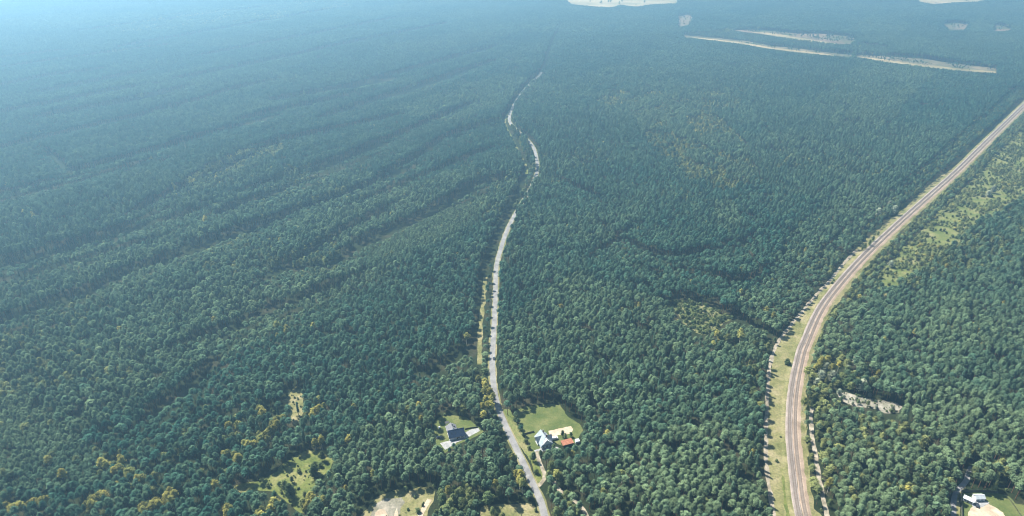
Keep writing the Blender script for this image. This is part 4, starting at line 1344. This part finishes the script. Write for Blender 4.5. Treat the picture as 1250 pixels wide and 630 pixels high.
# cars
def car(loc, rz, paint, label, van=False):
    c = empty('car' if not van else 'van', tuple(loc), rz)
    tag(c, label, 'car' if not van else 'van')
    L_, W_c = (4.4, 1.78) if not van else (5.3, 2.0)
    if not van:
        prof = [(-2.2, .32), (2.15, .32), (2.2, .62), (2.0, .84), (1.05, .95), (-1.75, .98), (-2.18, .9)]
        cab = [(1.0, .95), (.3, 1.42), (-1.2, 1.46), (-1.85, .98)]
    else:
        prof = [(-2.65, .35), (2.6, .35), (2.65, .8), (2.3, 1.15), (1.75, 1.25), (-2.65, 1.25)]
        cab = [(1.75, 1.24), (1.0, 2.1), (-2.55, 2.15), (-2.64, 1.24)]
    b = MB().prism(prof, -W_c / 2, W_c / 2).build('body', paint, c)
    md = b.modifiers.new('bevel', 'BEVEL')
    md.width, md.segments = .08, 2
    k = MB()
    inset = .14 if not van else .06
    n0 = len(k.V)
    q = len(cab)
    zb, zt = cab[0][1], max(p[1] for p in cab)
    for sg in (-1, 1):
        for x, z in cab:
            k.V.append((x, sg * (W_c / 2 - .03 - inset * (z - zb) / (zt - zb)), z))
    k.F += [tuple(range(n0, n0 + q)), tuple(range(n0 + 2 * q - 1, n0 + q - 1, -1))] + [(n0 + i, n0 + q + i, n0 + q + (i + 1) % q, n0 + (i + 1) % q) for i in range(q)]
    cb = k.build('cabin', paint, c)
    (x0, z0), (x1, z1), (x2, z2), (x3, z3) = cab

    def pane(name, pts):
        MB().slab(pts, .03).build(name, 'dark_glass', cb)
    lerp = lambda a, b, t: a + (b - a) * t
    wy = W_c / 2 - .15
    pane('windscreen', [(lerp(x0, x1, .12) + .03, -wy + .02, lerp(z0, z1, .12) + .05), (lerp(x0, x1, .12) + .03, wy - .02, lerp(z0, z1, .12) + .05), (lerp(x0, x1, .9) + .03, wy - .1, lerp(z0, z1, .9) + .05), (lerp(x0, x1, .9) + .03, -wy + .1, lerp(z0, z1, .9) + .05)])
    pane('rear_window', [(lerp(x3, x2, .2) - .04, wy - .02, lerp(z3, z2, .2) + .05), (lerp(x3, x2, .2) - .04, -wy + .02, lerp(z3, z2, .2) + .05), (lerp(x3, x2, .85) - .04, -wy + .1, lerp(z3, z2, .85) + .05), (lerp(x3, x2, .85) - .04, wy - .1, lerp(z3, z2, .85) + .05)])
    for sg in (-1, 1):
        y = sg * (W_c / 2 - .03 - inset * .5 + .015)
        s_ = MB()
        xr = x3 + .55 if not van else .2
        s_.prism([(x0 - .35, zb + .06), (x1 - .1, zt - .1), (max(x2, xr), zt - .1), (xr, zb + .06)], y - .02, y + .02)
        s_.build('side_window', 'dark_glass', cb)
        MB().box(prof[1][0] - .06, prof[1][0] + .06, sg * .62 - .2, sg * .62 + .2, .62, .78).build('headlight', 'frame_white', c)
        MB().box(prof[0][0] - .03, prof[0][0] + .03, sg * .66 - .16, sg * .66 + .16, .68, .84).build('tail_light', 'roof_red', c)
        for wx in (1.35, -1.35) if not van else (1.65, -1.6):
            t_ = MB().cyl((wx, sg * (W_c / 2 - .2), .33), (wx, sg * (W_c / 2 + .01), .33), .33, .33, 14).build('tyre', 'tyre', c)
            MB().cyl((wx, sg * (W_c / 2 - .0), .33), (wx, sg * (W_c / 2 + .03), .33), .2, .2, 10).build('rim', 'metal_pale', t_)
    return c


def heading(line, p):
    k = int(np.argmin(np.linalg.norm(line - np.asarray(p)[:2], axis=1)))
    k = min(max(k, 1), len(line) - 2)
    v = line[k + 1] - line[k - 1]
    return math.atan2(v[1], v[0])


p = at(603.2, 437.5, .6)
p[2] = Z4
car(p, heading(ROAD, p), 'car_dark', 'dark car driving along the straight road')
p = at(535.8, 534.6)
p[2] = Z1
car(p, R(15), 'car_dark', 'dark car parked on the lawn left of the dark roofed house')
p = at(677.2, 536)
p[2] = Z2
car(p, R(18), 'car_white', 'white van parked on sand beside the pale roofed house', True)
p = at(690.5, 625.5)
p[2] = Z1
car(p, R(110), 'car_white', 'white van half hidden by trees at the bottom edge right of the road', True)
p = at(1192.5, 617.5)
p[2] = Z4
car(p, R(60), 'car_dark', 'dark car in the sandy yard in front of the white cottage')


# fences: posts and panels or wire
def fence(pts, label, hgt, style, step=2.5):
    P = G(pts)
    f = empty('fence', (P[0][0], P[0][1], 0))
    tag(f, label, 'fence')
    L = smooth_line(P, step) if len(P) > 2 else np.array([P[0] + (P[1] - P[0]) * t for t in np.linspace(0, 1, max(2, int(np.linalg.norm(P[1] - P[0]) / step)))])
    L = L - P[0]
    pm = None
    for a in L:
        if pm is None:
            pm = mesh_of('post', *(lambda b: (b.V, b.F))(MB().box(-.06, .06, -.06, .06, 0, hgt + .1)), 'fence_dark')
        o = link('post', pm, f)
        o.location = (a[0], a[1], 0)
    for a, b in zip(L, L[1:]):
        d = b - a
        ln = np.linalg.norm(d)
        q = MB()
        if style == 'panel':
            q.box(.07, ln - .07, -.025, .025, .08, hgt)
        else:
            for z in np.linspace(.15, hgt, 5):
                q.box(.06, ln - .06, -.012, .012, z - .012, z + .012)
            for x in np.arange(.2, ln - .1, .25):
                q.box(x - .008, x + .008, -.008, .008, .15, hgt)
        o = q.build('panel' if style == 'panel' else 'mesh_panel', 'fence_dark', f, fix=False)
        o.location = (a[0], a[1], 0)
        o.rotation_euler = (0, 0, math.atan2(d[1], d[0]))
    return f


fence([(1174, 640), (1173.5, 620), (1173, 601)], 'dark green panel fence along the gravel lane at lower right', 2.0, 'panel')
fence([(1173.5, 600.7), (1195, 600.5), (1218, 602)], 'dark panel fence behind the white cottage at lower right', 1.9, 'panel')
fence([(1226, 604), (1234, 613), (1247, 632)], 'thin wire fence right of the lower right yard', 1.5, 'wire')
fence([(640, 530.5), (652, 527.5)], 'short dark fence across the lawn left of the pale roofed house', 1.4, 'panel')
fence([(639.5, 531), (642.5, 539), (646.5, 548)], 'dark fence between the road and the pale roofed house', 1.4, 'panel')
fence([(567.5, 524.5), (575, 523), (583, 522)], 'low dark fence along the drive of the dark roofed house', 1.1, 'panel')


# ------------------------------------------------------------------ the air
hz = MB().box(-9500, 9500, -3500, 15500, -1.5, CAM_H + 12)
m, n_, l_ = new_mat('haze_air')
pv = n_.new('ShaderNodeVolumePrincipled')
pv.inputs['Color'].default_value = (*HAZE_COLOR, 1)
pv.inputs['Density'].default_value = HAZE_DENSITY
pv.inputs['Anisotropy'].default_value = HAZE_G
oo = n_.new('ShaderNodeOutputMaterial')
l_.new(pv.outputs[0], oo.inputs['Volume'])
MATS['haze_air'] = m
ho = hz.build('haze', 'haze_air')
tag(ho, 'pale blue haze thickening towards the far forest', 'haze', kind='stuff')
